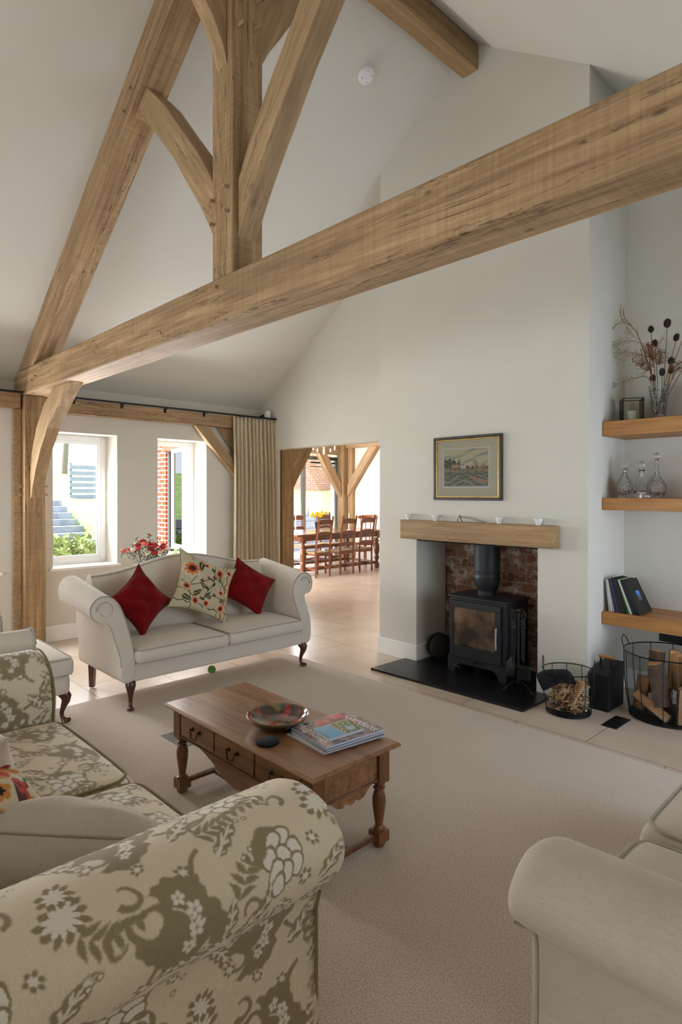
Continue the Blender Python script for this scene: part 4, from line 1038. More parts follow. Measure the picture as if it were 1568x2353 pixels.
cushion('needlepoint cushion in red, green and black wool at the left frame edge', M['stitched'], frame((-1, -.16, .10), (.12, -.75, .75), 0, (-1.985, .50, .605)), .46, .36, .13, colf=needle, n=150, seed=3, seam=M['tan'])
cushion('small white cotton cushion behind the needlepoint cushion at the left frame edge', M['offwhite'], frame((-.7, -.75, .1), (.2, -.5, .9), 0, (-2.22, .44, .63)), .40, .34, .12, seed=6, n=32, wob=.02)

# ================================================================= COFFEE TABLE
T = thing('coffee_table', 'antique wooden coffee table with three drawers and turned legs on the carpet', 'table', (-2.22, 1.695, .012))
x0, x1, y0, y1 = -2.79, -1.655, 1.448, 1.942
def slab_rings(x0, x1, y0, y1, steps):
    V = [];
    for ins, z in steps: V.append([(x0+ins, y0+ins, z), (x1-ins, y0+ins, z), (x1-ins, y1-ins, z), (x0+ins, y1-ins, z)])
    mb = MB(); vs = [p for r in V for p in r]; fs = [(3, 2, 1, 0)]
    for i in range(len(V)-1):
        for j in range(4): fs.append((i*4+j, i*4+(j+1) % 4, (i+1)*4+(j+1) % 4, (i+1)*4+j))
    k = (len(V)-1)*4; fs.append((k, k+1, k+2, k+3)); return mb.add(vs, fs)
top = slab_rings(x0, x1, y0, y1, [(.040, .418), (.026, .420), (.018, .424), (.016, .429), (.006, .431), (.001, .435), (.0, .440), (.004, .445), (.006, .446), (.010, .450)])
obj('table_top', top, M['tablewood'], T, smooth=25)
lx0, lx1, ly0, ly1 = -2.715, -1.725, 1.512, 1.880
for (x, y) in ((lx0, ly0), (lx1, ly0), (lx0, ly1), (lx1, ly1)):
    mb = MB().box(x-.031, y-.031, .285, x+.031, y+.031, .418)
    mb.lathe([(.019, .30), (.027, .285), (.027, .277), (.020, .272), (.018, .266), (.026, .262), (.026, .256), (.018, .250), (.024, .235), (.029, .215), (.029, .19), (.025, .16), (.020, .125), (.016, .10), (.020, .092), (.027, .088), (.027, .078)], (x, y, 0), 20)
    mb.box(x-.031, y-.031, .034, x+.031, y+.031, .080); mb.lathe([(.020, .040), (.026, .034), (.028, .024), (.022, .012)], (x, y, 0), 18)
    obj('leg', mb, M['tabledark'], T, smooth=35, bevel=0)
def apron(a, b, c, ax, d0, d1):
    L = b-a; m = (a+b)/2
    lo = [(-.5, .30), (-.455, .298), (-.45, .292), (-.43, .300), (-.39, .302), (-.34, .296), (-.27, .282), (-.19, .258), (-.13, .232), (-.115, .222), (-.10, .226), (-.07, .212), (0, .203)] if L > .6 else [(-.5, .30), (-.40, .298), (-.33, .285), (-.24, .262), (-.14, .255), (-.10, .268), (-.06, .258), (0, .252)]
    pts = [(m+s*L, z) for s, z in lo]+[(m-s*L, z) for s, z in lo[::-1][1:]]
    return MB().prism(pts+[(b, .418), (a, .418)], ax, d0, d1)
obj('apron', apron(lx0+.031, lx1-.031, 0, 'y', ly0-.022, ly0-.004), M['tablewood'], T, bevel=.002)
obj('apron', apron(lx0+.031, lx1-.031, 0, 'y', ly1+.004, ly1+.022), M['tablewood'], T, bevel=.002)
obj('apron', apron(ly0+.031, ly1-.031, 0, 'x', lx1+.004, lx1+.020), M['tablewood'], T, bevel=.002)
obj('apron', apron(ly0+.031, ly1-.031, 0, 'x', lx0-.020, lx0-.004), M['tablewood'], T, bevel=.002)
obj('moulding', MB().box(lx0+.031, ly0-.028, .296, lx1-.031, ly0-.022, .304).box(lx1+.020, ly0+.031, .300, lx1+.026, ly1-.031, .308), M['tabledark'], T, bevel=.002)
w = (lx1-lx0-.062)/3
for i in range(3):
    a = lx0+.031+w*i+.008; b = a+w-.016
    D = obj('drawer', MB().box(a, ly0-.030, .311, b, ly0-.020, .412), M['tablewood'], T, bevel=.002)
    m = (a+b)/2; yy = ly0-.030; z = .372; mb = MB()
    for s in (-1, 1):
        mb.lathe([(.011, 0), (.011, .002), (.005, .004), (.005, .014), (.008, .016), (.0, .019)], (m+s*.032, yy, z), 12, Matrix.Rotation(PI/2, 4, 'X'))
    mb.tube([(m-.032, yy-.013, z), (m-.030, yy-.016, z-.012), (m-.022, yy-.017, z-.018), (m-.024, yy-.018, z-.030), (m-.012, yy-.019, z-.036), (m, yy-.019, z-.034), (m+.012, yy-.019, z-.036), (m+.024, yy-.018, z-.030), (m+.022, yy-.017, z-.018), (m+.030, yy-.016, z-.012), (m+.032, yy-.013, z)], .0032, 6)
    obj('handle', mb, M['brass'], D, smooth=60)
for x in (lx0, lx1): obj('stretcher', MB().box(x-.011, ly0+.031, .048, x+.011, ly1-.031, .070), M['tabledark'], T, bevel=.003)
obj('stretcher', MB().box(lx0+.011, 1.683, .049, lx1-.011, 1.707, .069), M['tabledark'], T, bevel=.003)
ZT = .450
# bowl
nu, nv = 90, 140; prof = catmull([(0, .012), (.05, .013), (.095, .022), (.122, .040), (.134, .054), (.137, .058), (.139, .056), (.134, .047), (.118, .028), (.09, .012), (.062, .004), (.055, .0), (.0, .0)], 7)
th = np.linspace(0, 2*PI, nv, endpoint=False); bc = (-2.150, 1.672, ZT)
Vg = np.stack([bc[0]+prof[:, 0, None]*np.cos(th), bc[1]+prof[:, 0, None]*np.sin(th), bc[2]+np.repeat(prof[:, 1, None], nv, 1)], -1)
x = Vg[..., 0]-bc[0]; y = Vg[..., 1]-bc[1]
f = np.sin(x*26+3*np.sin(y*17+1)+.8*np.sin(y*70))+np.sin(y*30-2*np.sin(x*22)+2+.7*np.sin(x*90)); g2 = np.sin(x*80+np.sin(y*60)*2)+np.cos(y*71+1.3)
c = np.zeros(Vg.shape); c[:] = linA((44, 22, 16)); 
for m, col in ((sst(-.2, .9, f)*.9, (158, 22, 14)), (sst(.7, 1.9, g2)*.6, (172, 78, 28)), (sst(.7, 1.6, -f)*sst(.02, .09, y)*.9, (112, 112, 52)), (sst(1.2, 1.8, -g2), (20, 14, 14))): c = c*(1-m[..., None])+linA(col)*m[..., None]
rim = sst(.128, .136, np.hypot(x, y)); c = c*(1-rim[..., None]*.6)+linA((120, 110, 72))*rim[..., None]*.6
c[len(prof)*6//10:] = linA((10, 9, 10))
o = grid_mesh('bowl', Vg, M['glaze'], None, loc=bc, colors=c, wrapv=True); tag(o, 'shallow glazed bowl mottled red, green and black on the coffee table', 'bowl')
tag(obj('coaster', MB().lathe([(.0, 0), (.047, 0), (.050, .003), (.050, .008), (.047, .011), (0, .011)], (-2.036, 1.530, ZT), 36, cap=False), M['charcoal'], loc=(-2.036, 1.530, ZT), smooth=50), 'round black coaster on the coffee table in front of the bowl', 'coaster')
# magazines
def cover_fn(kind):
    def f(u, v):   # u,v in 0..1
        r = np.random.default_rng(kind); c = np.tile(linA((126, 112, 106)), u.shape+(1,)).reshape(u.shape+(3,))
        def put(m, col):
            nonlocal c
            m = np.clip(m, 0, 1)[..., None]; c = c*(1-m)+linA(col)*m
        put(sst(.55, 1.1, np.sin(u*9+np.sin(v*7)*2)+.5*np.sin(v*13)), (160, 146, 138))
        put(sst(.7, 1.2, np.sin(u*14-np.sin(v*11)*2)+.5*np.cos(v*17+1)), (88, 70, 76))
        if kind == 1:
            for i in range(16):
                cx, cy, s = r.uniform(.05, .5), r.uniform(.35, .95), r.uniform(.05, .14); m, _ = flowerm(u, v, cx, cy, s, 5, .5, ph=i); put(m*.9, ((176, 62, 70), (206, 96, 96), (150, 44, 60), (120, 40, 56))[i % 4])
            for i in range(8):
                cx, cy, s = r.uniform(.3, 1), r.uniform(.0, .4), r.uniform(.05, .12); m, _ = flowerm(u, v, cx, cy, s, 6, .5); put(m*.8, ((108, 30, 58), (190, 160, 150))[i % 2])
        return c
    return f
def magazine(cx, cy, z, w, h, t, yaw, label, mat_c, kind, name='magazine'):
    R_ = Matrix.Rotation(yaw, 4, 'Z'); T_ = Matrix.Translation((cx, cy, z)) @ R_
    th_ = thing(name, label, name, (cx, cy, z))
    obj('pages', MB().box(-w/2+.002, -h/2+.001, .0006, w/2-.001, h/2-.001, t-.0006, T_), M['pageblue'], th_)
    n, m = (90, 110) if kind else (6, 6); U, V_ = np.meshgrid(np.linspace(0, 1, n), np.linspace(0, 1, m), indexing='ij')
    P3 = np.stack([(U-.5)*w, (V_-.5)*h, np.full(U.shape, t)+.0012*np.sin(U*PI)], -1); Mn = np.array(T_); P3 = P3@Mn[:3, :3].T+Mn[:3, 3]
    col = mat_c(U, V_) if callable(mat_c) else np.tile(linA(mat_c), U.shape+(1,)).reshape(U.shape+(3,))
    o = grid_mesh('cover', P3, M['glossy'], th_, colors=col)
    s = o.modifiers.new('thick', 'SOLIDIFY'); s.thickness = .0008; s.offset = 1
    obj('spine', MB().box(-w/2-.0004, -h/2, 0, -w/2+.002, h/2, t, T_), plain('spine_paper', lin(120, 116, 112) if callable(mat_c) else lin(*mat_c), .5), th_)
    return th_, T_
yw = math.radians(-6.5)
magazine(-1.905, 1.782, ZT, .262, .305, .006, yw+.03, 'white magazine at the bottom of the coffee table stack', (206, 202, 194), 0)
magazine(-1.880, 1.790, ZT+.0075, .262, .305, .006, yw-.03, 'grey magazine second from the bottom of the coffee table stack', (120, 122, 124), 0)
magazine(-1.890, 1.792, ZT+.015, .262, .305, .006, yw+.015, 'blue edged magazine in the middle of the coffee table stack', (100, 108, 130), 0)
Tm, Tx = magazine(-1.893, 1.795, ZT+.0225, .265, .308, .010, yw, 'thick gardening magazine with white lettering and red flowers, topmost of its stack', cover_fn(1), 1)
def lettering(text, size, Mx, mat, parent, ext=.0003, name='lettering', align='LEFT'):
    cu = bpy.data.curves.new(name, 'FONT'); cu.body = text; cu.size = size; cu.extrude = ext; cu.align_x = align
    to = bpy.data.objects.new(name, cu); COL.objects.link(to); dg = bpy.context.evaluated_depsgraph_get(); dg.update()
    me = bpy.data.meshes.new_from_object(to.evaluated_get(dg)); COL.objects.unlink(to); bpy.data.objects.remove(to)
    me.materials.clear(); me.materials.append(mat); o = bpy.data.objects.new(name, me); COL.objects.link(o); o.parent = parent
    o.matrix_local = Matrix.Translation(-Vector(parent['_o'])) @ Mx; return o
M['ink_white'] = plain('white_print', lin(240, 238, 238), .4, var=0)
lettering('Gardens', .062, Tx @ Matrix.Translation((-.085, .098, .0125)), M['ink_white'], Tm)
lettering('Magnolias', .058, Tx @ Matrix.Translation((-.128, -.135, .0125)), M['ink_white'], Tm)
def bookcov(u, v):
    c = np.tile(linA((70, 156, 196)), u.shape+(1,)).reshape(u.shape+(3,))
    def put(m, col):
        nonlocal c
        m = np.clip(m, 0, 1)[..., None]; c = c*(1-m)+linA(col)*m
    g = np.sin(u*30+np.sin(v*25)*2)+np.sin(v*41+u*7)
    put(v > .47, (84, 116, 62)); put((v > .47)*sst(.3, 1.2, g), (140, 160, 92)); put((v > .47)*sst(.8, 1.5, -g), (40, 56, 38)); put((v > .6)*(u > .45)*sst(.2, .1, np.hypot(u-.72, (v-.74)*1.3)), (160, 180, 200))
    put(np.abs(v-.47) < .012, (214, 120, 70)); put(u < .07, (170, 158, 140))
    return c
magazine(-1.857, 1.768, ZT+.0345, .125, .178, .013, yw, 'small paperback with blue and garden photo cover lying on the magazines', bookcov, 2, 'paperback')
tag(obj('tennis_ball', MB().ball((-4.346, 2.69, .0335), .0335, 20, 14), M['ball'], loc=(-4.346, 2.69, .0335), smooth=180), 'green tennis ball on the stone floor under the cream sofa', 'ball')
# ================================================================= FIREPLACE
ZH = .018
T = thing('wood_stove', 'black wood burning stove with smoked glass door on the slate hearth', 'stove', (-2.755, 4.33, ZH))
X0, X1, Y0, Y1 = -3.030, -2.480, 4.165, 4.505
def bow(x0, x1, y, b, n=12): return [(x0+(x1-x0)*i/n, y-b*math.sin(PI*i/n)) for i in range(n+1)]
obj('body', MB().box(X0+.008, Y0, .14, X1-.008, Y1, .636), M['stove'], T, bevel=.006)
obj('top_plate', MB().prism(bow(X0-.004, X1+.004, Y0-.012, .018)+[(X1+.004, Y1+.01), (X0-.004, Y1+.01)], 'z', .636, .652), M['stove'], T, bevel=.003)
pl = [(X0, .018), (X0+.065, .018), (X0+.085, .07), (X0+.12, .095), (X1-.12, .095), (X1-.085, .07), (X1-.065, .018), (X1, .018), (X1, .15), (X0, .15)]
obj('plinth', MB().prism(pl, 'y', Y0-.014, Y0+.012).prism([(Y0, .018), (Y0+.07, .018), (Y0+.1, .08), (Y1-.1, .08), (Y1-.07, .018), (Y1, .018), (Y1, .15), (Y0, .15)], 'x', X1-.014, X1).prism([(Y0, .018), (Y0+.07, .018), (Y0+.1, .08), (Y1-.1, .08), (Y1-.07, .018), (Y1, .018), (Y1, .15), (Y0, .15)], 'x', X0, X0+.014), M['stove'], T, bevel=.003)
D = obj('door', MB().box(X0+.03, Y0-.028, .560, X1-.045, Y0-.001, .610).box(X0+.03, Y0-.028, .150, X1-.045, Y0-.001, .243).box(X0+.03, Y0-.028, .243, X0+.062, Y0-.001, .560).box(X1-.097, Y0-.028, .243, X1-.045, Y0-.001, .560), M['stove'], T, bevel=.004)
obj('glass', MB().box(X0+.062, Y0-.016, .243, X1-.097, Y0-.008, .560), M['stoveglass'], D)
obj('lower_lip', MB().prism(bow(X0+.06, X1-.095, Y0-.028, .014)+[(X1-.095, Y0-.02), (X0+.06, Y0-.02)], 'z', .232, .246), M['stove'], D, bevel=.002)
obj('handle', MB().tube([(X1-.070, Y0-.046, .275), (X1-.070, Y0-.050, .36), (X1-.070, Y0-.046, .445)], .0085, 10).tube([(X1-.070, Y0-.046, .36), (X1-.070, Y0-.026, .36)], .006, 8), M['chrome'], D, smooth=60)
obj('air_lever', MB().tube([(X0+.27, Y0-.014, .125), (X0+.27, Y0-.035, .125)], .008, 8).box(X0+.275, Y0-.030, .120, X0+.33, Y0-.026, .130), M['black'], T)
obj('riddling_lever', MB().tube([(X0+.06, Y0-.014, .085), (X0+.06, Y0-.045, .083)], .006, 8).tube([(X0+.06, Y0-.014, .075), (X0+.14, Y0-.03, .06)], .003, 6), M['chrome'], T)
fx_, fy_ = -2.785, 4.36
F = obj('flue_pipe', MB().lathe([(.075, .652), (.075, .690), (.083, .692), (.086, .70), (.100, .735), (.108, .765), (.110, .79), (.106, .795), (.106, .83), (.110, .834), (.110, .846), (.106, .85), (.106, 1.30)], (fx_, fy_, 0), 32), M['stove'], T, smooth=40)
obj('collar', MB().lathe([(.079, .692), (.081, .694), (.081, .699), (.079, .701)], (fx_, fy_, 0), 32, cap=False), M['chrome'], F, smooth=40)
obj('register_plate', MB().box(-3.40, 4.20, 1.075, -2.24, 4.62, 1.095), M['soot'], T)
# bellows
T = thing('bellows', 'round black leather bellows with studded rims standing on the hearth', 'bellows', (-3.25, 4.33, ZH))
ax = Vector((.80, -.42, .04)).normalized(); q = ax.to_track_quat('Z', 'Y').to_matrix().to_4x4(); R_ = .112; cc = Vector((-3.27, 4.36, ZH+.118))
def disc(off, r, t, name, mat):
    m = Matrix.Translation(cc+ax*off) @ q
    prof = [(0, -t/2), (r-.006, -t/2), (r, -t/2+.004), (r, t/2-.004), (r-.006, t/2), (0, t/2)]; vs = MB().lathe(prof, (0, 0, 0), 40, None, False)
    vs.v = [tuple(m @ Vector(p)) for p in vs.v]; return obj(name, vs, mat, T, smooth=40)
W1 = plain('dark_bellows_wood', lin(46, 34, 26), .5, var=.3); 
disc(-.035, R_, .018, 'back_board', W1); disc(.035, R_, .018, 'front_board', W1)
m = Matrix.Translation(cc) @ q; vs = MB().lathe([(R_*.95, -.026), (R_*.82, -.013), (R_*.95, 0), (R_*.82, .013), (R_*.95, .026)], (0, 0, 0), 40, None, False); vs.v = [tuple(m @ Vector(p)) for p in vs.v]; obj('leather', vs, M['charcoal'], T, smooth=50)
st = MB()
for s in (-.035, .035):
    for k in range(44):
        a = 2*PI*k/44; p = cc+ax*s+(q @ Vector((R_*math.cos(a), R_*math.sin(a), 0))); st.ball(tuple(p), .0035, 5, 4)
obj('studs', st, M['brass'], T)
obj('handle', MB().box(-3.395, 4.33, ZH+.125, -3.355, 4.40, ZH+.165), W1, T, bevel=.006)
# companion set
T = thing('companion_set', 'wrought iron fireside tool stand with brush, tongs and shovel beside the stove', 'fireside tools', (-2.33, 4.12, ZH))
cx, cy = -2.335, 4.08
mb = MB().tube([(cx, cy, .075), (cx, cy, .60)], .009, 8).ball((cx, cy, .62), .016)
for k in range(3):
    a = -2.2+2.1*k; d = Vector((math.cos(a), math.sin(a), 0)); p = Vector((cx, cy, 0)); mb.tube([p+Vector((0, 0, .085)), p+d*.04+Vector((0, 0, .095)), p+d*.085+Vector((0, 0, .06)), p+d*.115+Vector((0, 0, .028))], .0065, 6).ball(tuple(p+d*.118+Vector((0, 0, .030))), .0115)
mb.tube([(cx-.06, cy, .50), (cx+.06, cy, .50)], .006, 6).tube([(cx, cy-.05, .50), (cx, cy+.05, .50)], .006, 6)
obj('stand', mb, M['iron'], T, smooth=60)
def tool(dx, dy, kind):
    x, y = cx+dx, cy+dy; mb = MB().tube([(x, y, .24), (x, y, .56)], .0055, 6)
    for zz in (.50, .53): mb.ball((x, y, zz), .010)
    mb.tube([(x, y, .56), (x-.016, y, .585), (x-.012, y, .615), (x, y, .628), (x+.012, y, .615), (x+.016, y, .585), (x, y, .56)], .004, 6)
    o = obj({'b': 'brush', 's': 'shovel', 'p': 'poker', 't': 'tongs'}[kind], mb, M['iron'], T, smooth=60)
    if kind == 'b':
        obj('bristles', MB().box(x-.045, y-.02, .115, x+.045, y+.02, .205), M['charcoal'], o, bevel=.006); obj('brush_head', MB().box(x-.047, y-.022, .205, x+.047, y+.022, .222), M['iron'], o, bevel=.003)
    if kind == 's': obj('scoop', MB().tube([(x, y-.01, .12), (x, y-.012, .17), (x, y-.006, .22), (x, y, .26)], [.030, .040, .034, .012], 12, True, .25), M['iron'], o, smooth=60)
    if kind == 't': obj('arm', MB().tube([(x-.012, y, .58), (x-.018, y, .4), (x-.006, y, .2)], .004, 6).tube([(x+.012, y, .58), (x+.018, y, .4), (x+.006, y, .2)], .004, 6), M['iron'], o, smooth=60)
tool(.052, -.012, 'b'); tool(-.055, 0, 's'); tool(-.015, -.045, 't'); tool(0, .05, 'p')
# ---- wire baskets
def basket(cx, cy, r0, r1, h, rings, ribs, label, z0=.004):
    T = thing('wire_basket', label, 'basket', (cx, cy, 0)); mb = MB()
    def ring(r, z, w, n=40): mb.tube([(cx+r*math.cos(2*PI*i/n), cy+r*math.sin(2*PI*i/n), z) for i in range(n)]+[(cx+r, cy, z)], w, 4)
    R = lambda t: r0+(r1-r0)*t+.012*math.sin(PI*t)
    for i in range(rings): t = (i+.5)/rings; ring(R(t), z0+.01+(h-.01)*t, .0011)
    mb2 = mb; mb = MB(); ring(r1, z0+h, .0035); ring(r0, z0+.006, .0035)
    for k in range(ribs):
        a = 2*PI*k/ribs+.2; mb.tube([(cx+R(t)*math.cos(a), cy+R(t)*math.sin(a), z0+h*t+.003) for t in (0, .25, .5, .75, 1)], .0026, 5)
    obj('frame', mb, M['wire'], T, smooth=60); obj('mesh', mb2, M['wire'], T, smooth=60)
    obj('base', MB().lathe([(0, z0-.003), (r0, z0-.003), (r0, z0+.002), (0, z0+.002)], (cx, cy, 0), 36, cap=False), M['black'], T, smooth=40)
    return T
B1c = (-1.905, 3.99)
T = basket(B1c[0], B1c[1], .145, .166, .285, 20, 10, 'small round wire basket of kindling with a black glove, beside the hearth')
for s in (-1, 1):
    d = Vector((math.cos(.35), math.sin(.35), 0))*s; p = Vector((B1c[0], B1c[1], .289))+d*.166; e = Vector((-d.y, d.x, 0)).normalized()*.034
    obj('handle', MB().tube([p+e, p+e*.9+Vector((0, 0, .05)), p+Vector((0, 0, .078)), p-e*.9+Vector((0, 0, .05)), p-e], .0028, 6), M['wire'], T, smooth=60)
B2c = (-1.40, 4.385)
T = basket(B2c[0], B2c[1], .235, .272, .43, 42, 12, 'large round wire log basket in the alcove under the shelves')
p = Vector((B2c[0]-.268, B2c[1]-.06, .434)); obj('handle', MB().tube([p, p+Vector((-.012, 0, .05)), p+Vector((-.018, .04, .075)), p+Vector((-.012, .08, .05)), p+Vector((0, .10, 0))], .0035, 6), M['wire'], T, smooth=60)
# kindling: sticks
rr = random.Random(3)
KW = [plain('kindling_wood', lin(204, 166, 122), .85, var=.15), plain('kindling_dark', lin(150, 106, 72), .85, var=.2), plain('kindling_pale', lin(220, 192, 154), .85, var=.1)]
base = []
for k in range(3):
    mb = MB().box(-.5, -.5, -.5, .5, .5, .5); base.append(mb)
def stick(c, d, L, w, t, m):
    d = Vector(d).normalized(); q = d.to_track_quat('X', 'Z').to_matrix().to_4x4() @ Matrix.Rotation(rr.uniform(0, 3), 4, 'X')
    mb = MB().box(-L/2, -w/2, -t/2, L/2, w/2, t/2); mt = Matrix.Translation(c) @ q; mb.v = [tuple(mt @ Vector(p)) for p in mb.v]
    o = obj('kindling_stick', mb, m, loc=tuple(c)); return tag(o, 'short split kindling stick in the small wire basket', 'kindling', 'kindling sticks in the small basket')
for k in range(150):
    a = rr.uniform(0, 2*PI); r_ = .108*math.sqrt(rr.uniform(.05, 1)); z = .022+.17*(k/150)**.9
    th_ = rr.uniform(0, 2*PI); L = rr.uniform(.05, .11); el = rr.uniform(-.35, .35)
    rmax = .135-L*.30; r_ = min(r_, rmax)
    stick(Vector((B1c[0]+r_*math.cos(a), B1c[1]+r_*math.sin(a), z)), (math.cos(th_), math.sin(th_), el), L, rr.uniform(.007, .016), rr.uniform(.004, .010), KW[k % 3])
for k in range(13):
    x = B1c[0]-.01+.010*k; y = B1c[1]-.085+.012*(k % 4)
    st_ = stick(Vector((x, y+.01, .165)), (.40, .05+.03*(k % 3), .85), rr.uniform(.15, .19), .016, .010, KW[(k*2) % 3])
    st_['label'] = 'longer kindling stick standing at the front of the small basket'; st_['group'] = 'upright kindling sticks'
# glove
T = thing('stove_glove', 'black suede stove glove draped over the rim of the kindling basket', 'glove', (-1.97, 3.83, .2))
def glove():
    n = 22; m = 26; L = .24; A = Vector((-2.015, 3.80, .215)); Bq = Vector((-1.845, 3.95, .285))
    ax_ = (Bq-A).normalized(); side = Vector((.52, -.60, -.62)); side = (side-ax_*side.dot(ax_)).normalized(); up = ax_.cross(side)
    rows = []
    for i in range(n):
        t = i/(n-1); w = (.064 if t < .45 else .064-.02*(t-.45))+.006*math.sin(t*9); th_ = .024 if t > .12 else .030
        if t > .86: w *= math.sqrt(max(0, 1-((t-.86)/.14)**2))+.02; th_ *= math.sqrt(max(0, 1-((t-.86)/.14)**2))+.05
        c = A+ax_*(L*t)+Vector((0, 0, -.035*t*t+.02*math.sin(t*PI)))
        rows.append([c+side*(w*math.cos(2*PI*j/m))+up*(th_*math.sin(2*PI*j/m)*(1+.12*math.sin(t*13+j))) for j in range(m)])
    rows = [[A+(p-A)*1.0-ax_*0 for p in rows[0]]]+rows
    inner = [[A+ax_*.06+(p-A)*.72 for p in rows[1]]]
    rows[0] = [A+(p-A)*.88+ax_*.002 for p in rows[1]]
    return np.array([[tuple(p) for p in r] for r in (inner+rows)])
grid_mesh('glove_body', glove(), M['charcoal'], T, wrapv=True)
obj('thumb', MB().tube([(-1.93, 3.885, .262), (-1.915, 3.845, .262), (-1.895, 3.83, .240)], [.020, .019, .010], 10), M['charcoal'], T, smooth=180)
# logs
LW = [timber('split_log_face', lin(182, 136, 92), lin(226, 188, 144), rough=.9, grain=(1.2, 16, 16)), timber('split_log_tan', lin(150, 108, 74), lin(198, 158, 114), rough=.9, grain=(1.2, 16, 16))]
BK = plain('log_bark', lin(92, 72, 56), .95, var=.4, nscale=25, bmp=.8, bscale=60)
def log(c, d, L, r, a0, a1, label, m=0, roll=0):
    d = Vector(d).normalized(); q = d.to_track_quat('X', 'Z').to_matrix().to_4x4() @ Matrix.Rotation(roll, 4, 'X'); mt = Matrix.Translation(c) @ q
    n = 9; arc = [(r*math.cos(a0+(a1-a0)*i/n), r*math.sin(a0+(a1-a0)*i/n)) for i in range(n+1)]; full = a1-a0 > 6
    poly = arc[:-1] if full else arc+[(0, 0)]
    mx = sum(p[0] for p in poly)/len(poly); my = sum(p[1] for p in poly)/len(poly)
    o = bpy.data.objects.new('firewood_log', bpy.data.meshes.new('firewood_log'))
    mb = MB().prism([(p[0]-mx, p[1]-my) for p in poly], 'x', -L/2, L/2); o.data.from_pydata(mb.v, [], mb.f); o.data.materials.append(LW[m]); COL.objects.link(o); finish(o, None, .003); o.matrix_world = mt
    # bark shell
    vs = []; fs = []
    for k, xx in enumerate((-L/2+.001, L/2-.001)):
        for rr_ in (r*1.0, r*1.07):
            vs += [(xx, rr_*p[0]/r-mx, rr_*p[1]/r-my) for p in arc]
    K = len(arc)
    for i in range(K-1):
        for (a, b) in ((1, 3), (2, 0)): fs.append((a*K+i, a*K+i+1, b*K+i+1, b*K+i))
        for (a, b) in ((0, 1), (3, 2)): fs.append((a*K+i, a*K+i+1, b*K+i+1, b*K+i))
    fs += [(0, K, 3*K, 2*K), (K-1, 3*K-1, 4*K-1, 2*K-1)]
    b = bpy.data.objects.new('bark', bpy.data.meshes.new('bark')); b.data.from_pydata(vs, [], fs); b.data.materials.append(BK); COL.objects.link(b); finish(b, 40); b.parent = o
    return tag(o, label, 'log')
bx, by = B2c
G = [((-.085, .035, .300), (.05, .02, 1), .24, .065, .0, 1.6, 'pale split log standing tallest at the left of the large basket', 0, 2.2),
     ((.0, .09, .305), (.08, -.05, 1), .26, .065, .4, 2.0, 'pale split log standing upright at the back of the large basket', 0, .6),
     ((.055, .06, .30), (-.03, .05, 1), .25, .075, 0, 1.3, 'flat faced pale log standing at the back right of the large basket', 0, 3.6),
     ((-.02, -.095, .235), (-.20, .05, 1), .27, .092, -1.2, 2.0, 'dark barked half log leaning upright in the middle of the large basket', 0, 1.7),
     ((-.065, -.110, .075), (.86, -.10, -.46), .25, .058, .2, 1.9, 'split log lying slantwise at the front of the large basket', 0, 3.9),
     ((.115, -.085, .125), (.04, .0, 1), .23, .075, 0, 2.2, 'brown log standing upright at the right front of the large basket', 1, 0.2),
     ((-.155, -.01, .13), (.12, .10, 1), .22, .055, 0, 2.4, 'barked log standing against the left side of the large basket', 1, 3.9),
     ((-.10, .07, .16), (.95, .25, -.1), .20, .06, 0, 1.7, 'tan split log lying behind the barked one in the large basket', 1, .5),
     ((.13, .03, .27), (.2, .5, .9), .22, .07, 0, 2.6, 'dark rough log leaning at the right of the large basket', 1, .2),
     ((.03, .02, .05), (.7, .7, .02), .26, .06, 0, 3.0, 'log lying flat on the bottom of the large basket', 1, .2),
     ((.165, -.02, .33), (.1, .1, 1), .24, .05, 0, 1.8, 'reddish split log standing at the far right of the large basket', 0, 2.2)]
for c, d, L, r, a0, a1, lb, m, ro in G: log(Vector((bx+c[0], by+c[1], c[2])), d, L, r, a0, a1, lb, m, ro)
# coal bucket
T = thing('coal_hod', 'black metal coal box with wooden handle between the two wire baskets', 'coal box', (-1.765, 4.29, 0))
mb = MB().prism([(4.165, 0), (4.425, 0), (4.44, .30), (4.30, .285), (4.175, .245)], 'x', -1.838, -1.705)
obj('box', mb, M['black'], T, bevel=.003)
mb = MB().tube([(-1.80, 4.27, .275), (-1.80, 4.265, .35), (-1.80, 4.268, .353)], .007, 6).tube([(-1.725, 4.27, .275), (-1.725, 4.265, .35), (-1.725, 4.268, .353)], .007, 6)
obj('handle_bracket', mb, M['black'], T); obj('handle', MB().tube([(-1.812, 4.265, .352), (-1.713, 4.265, .352)], .011, 10), M['shelf'], T, smooth=60)
# socket strip
T = thing('power_socket', 'long black power socket strip on the wall under the lowest shelf', 'socket', (-1.43, 4.83, .43))
obj('plate', MB().box(-1.60, 4.818, .400, -1.20, 4.83, .455), M['black'], T, bevel=.002)
mb = MB()
for k in range(6):
    if k % 2 == 0: mb.box(-1.575+.06*k, 4.8165, .425, -1.562+.06*k, 4.8185, .437).box(-1.545+.06*k, 4.8165, .425, -1.532+.06*k, 4.8185, .437)
obj('pin_holes', mb, M['soot'], T)
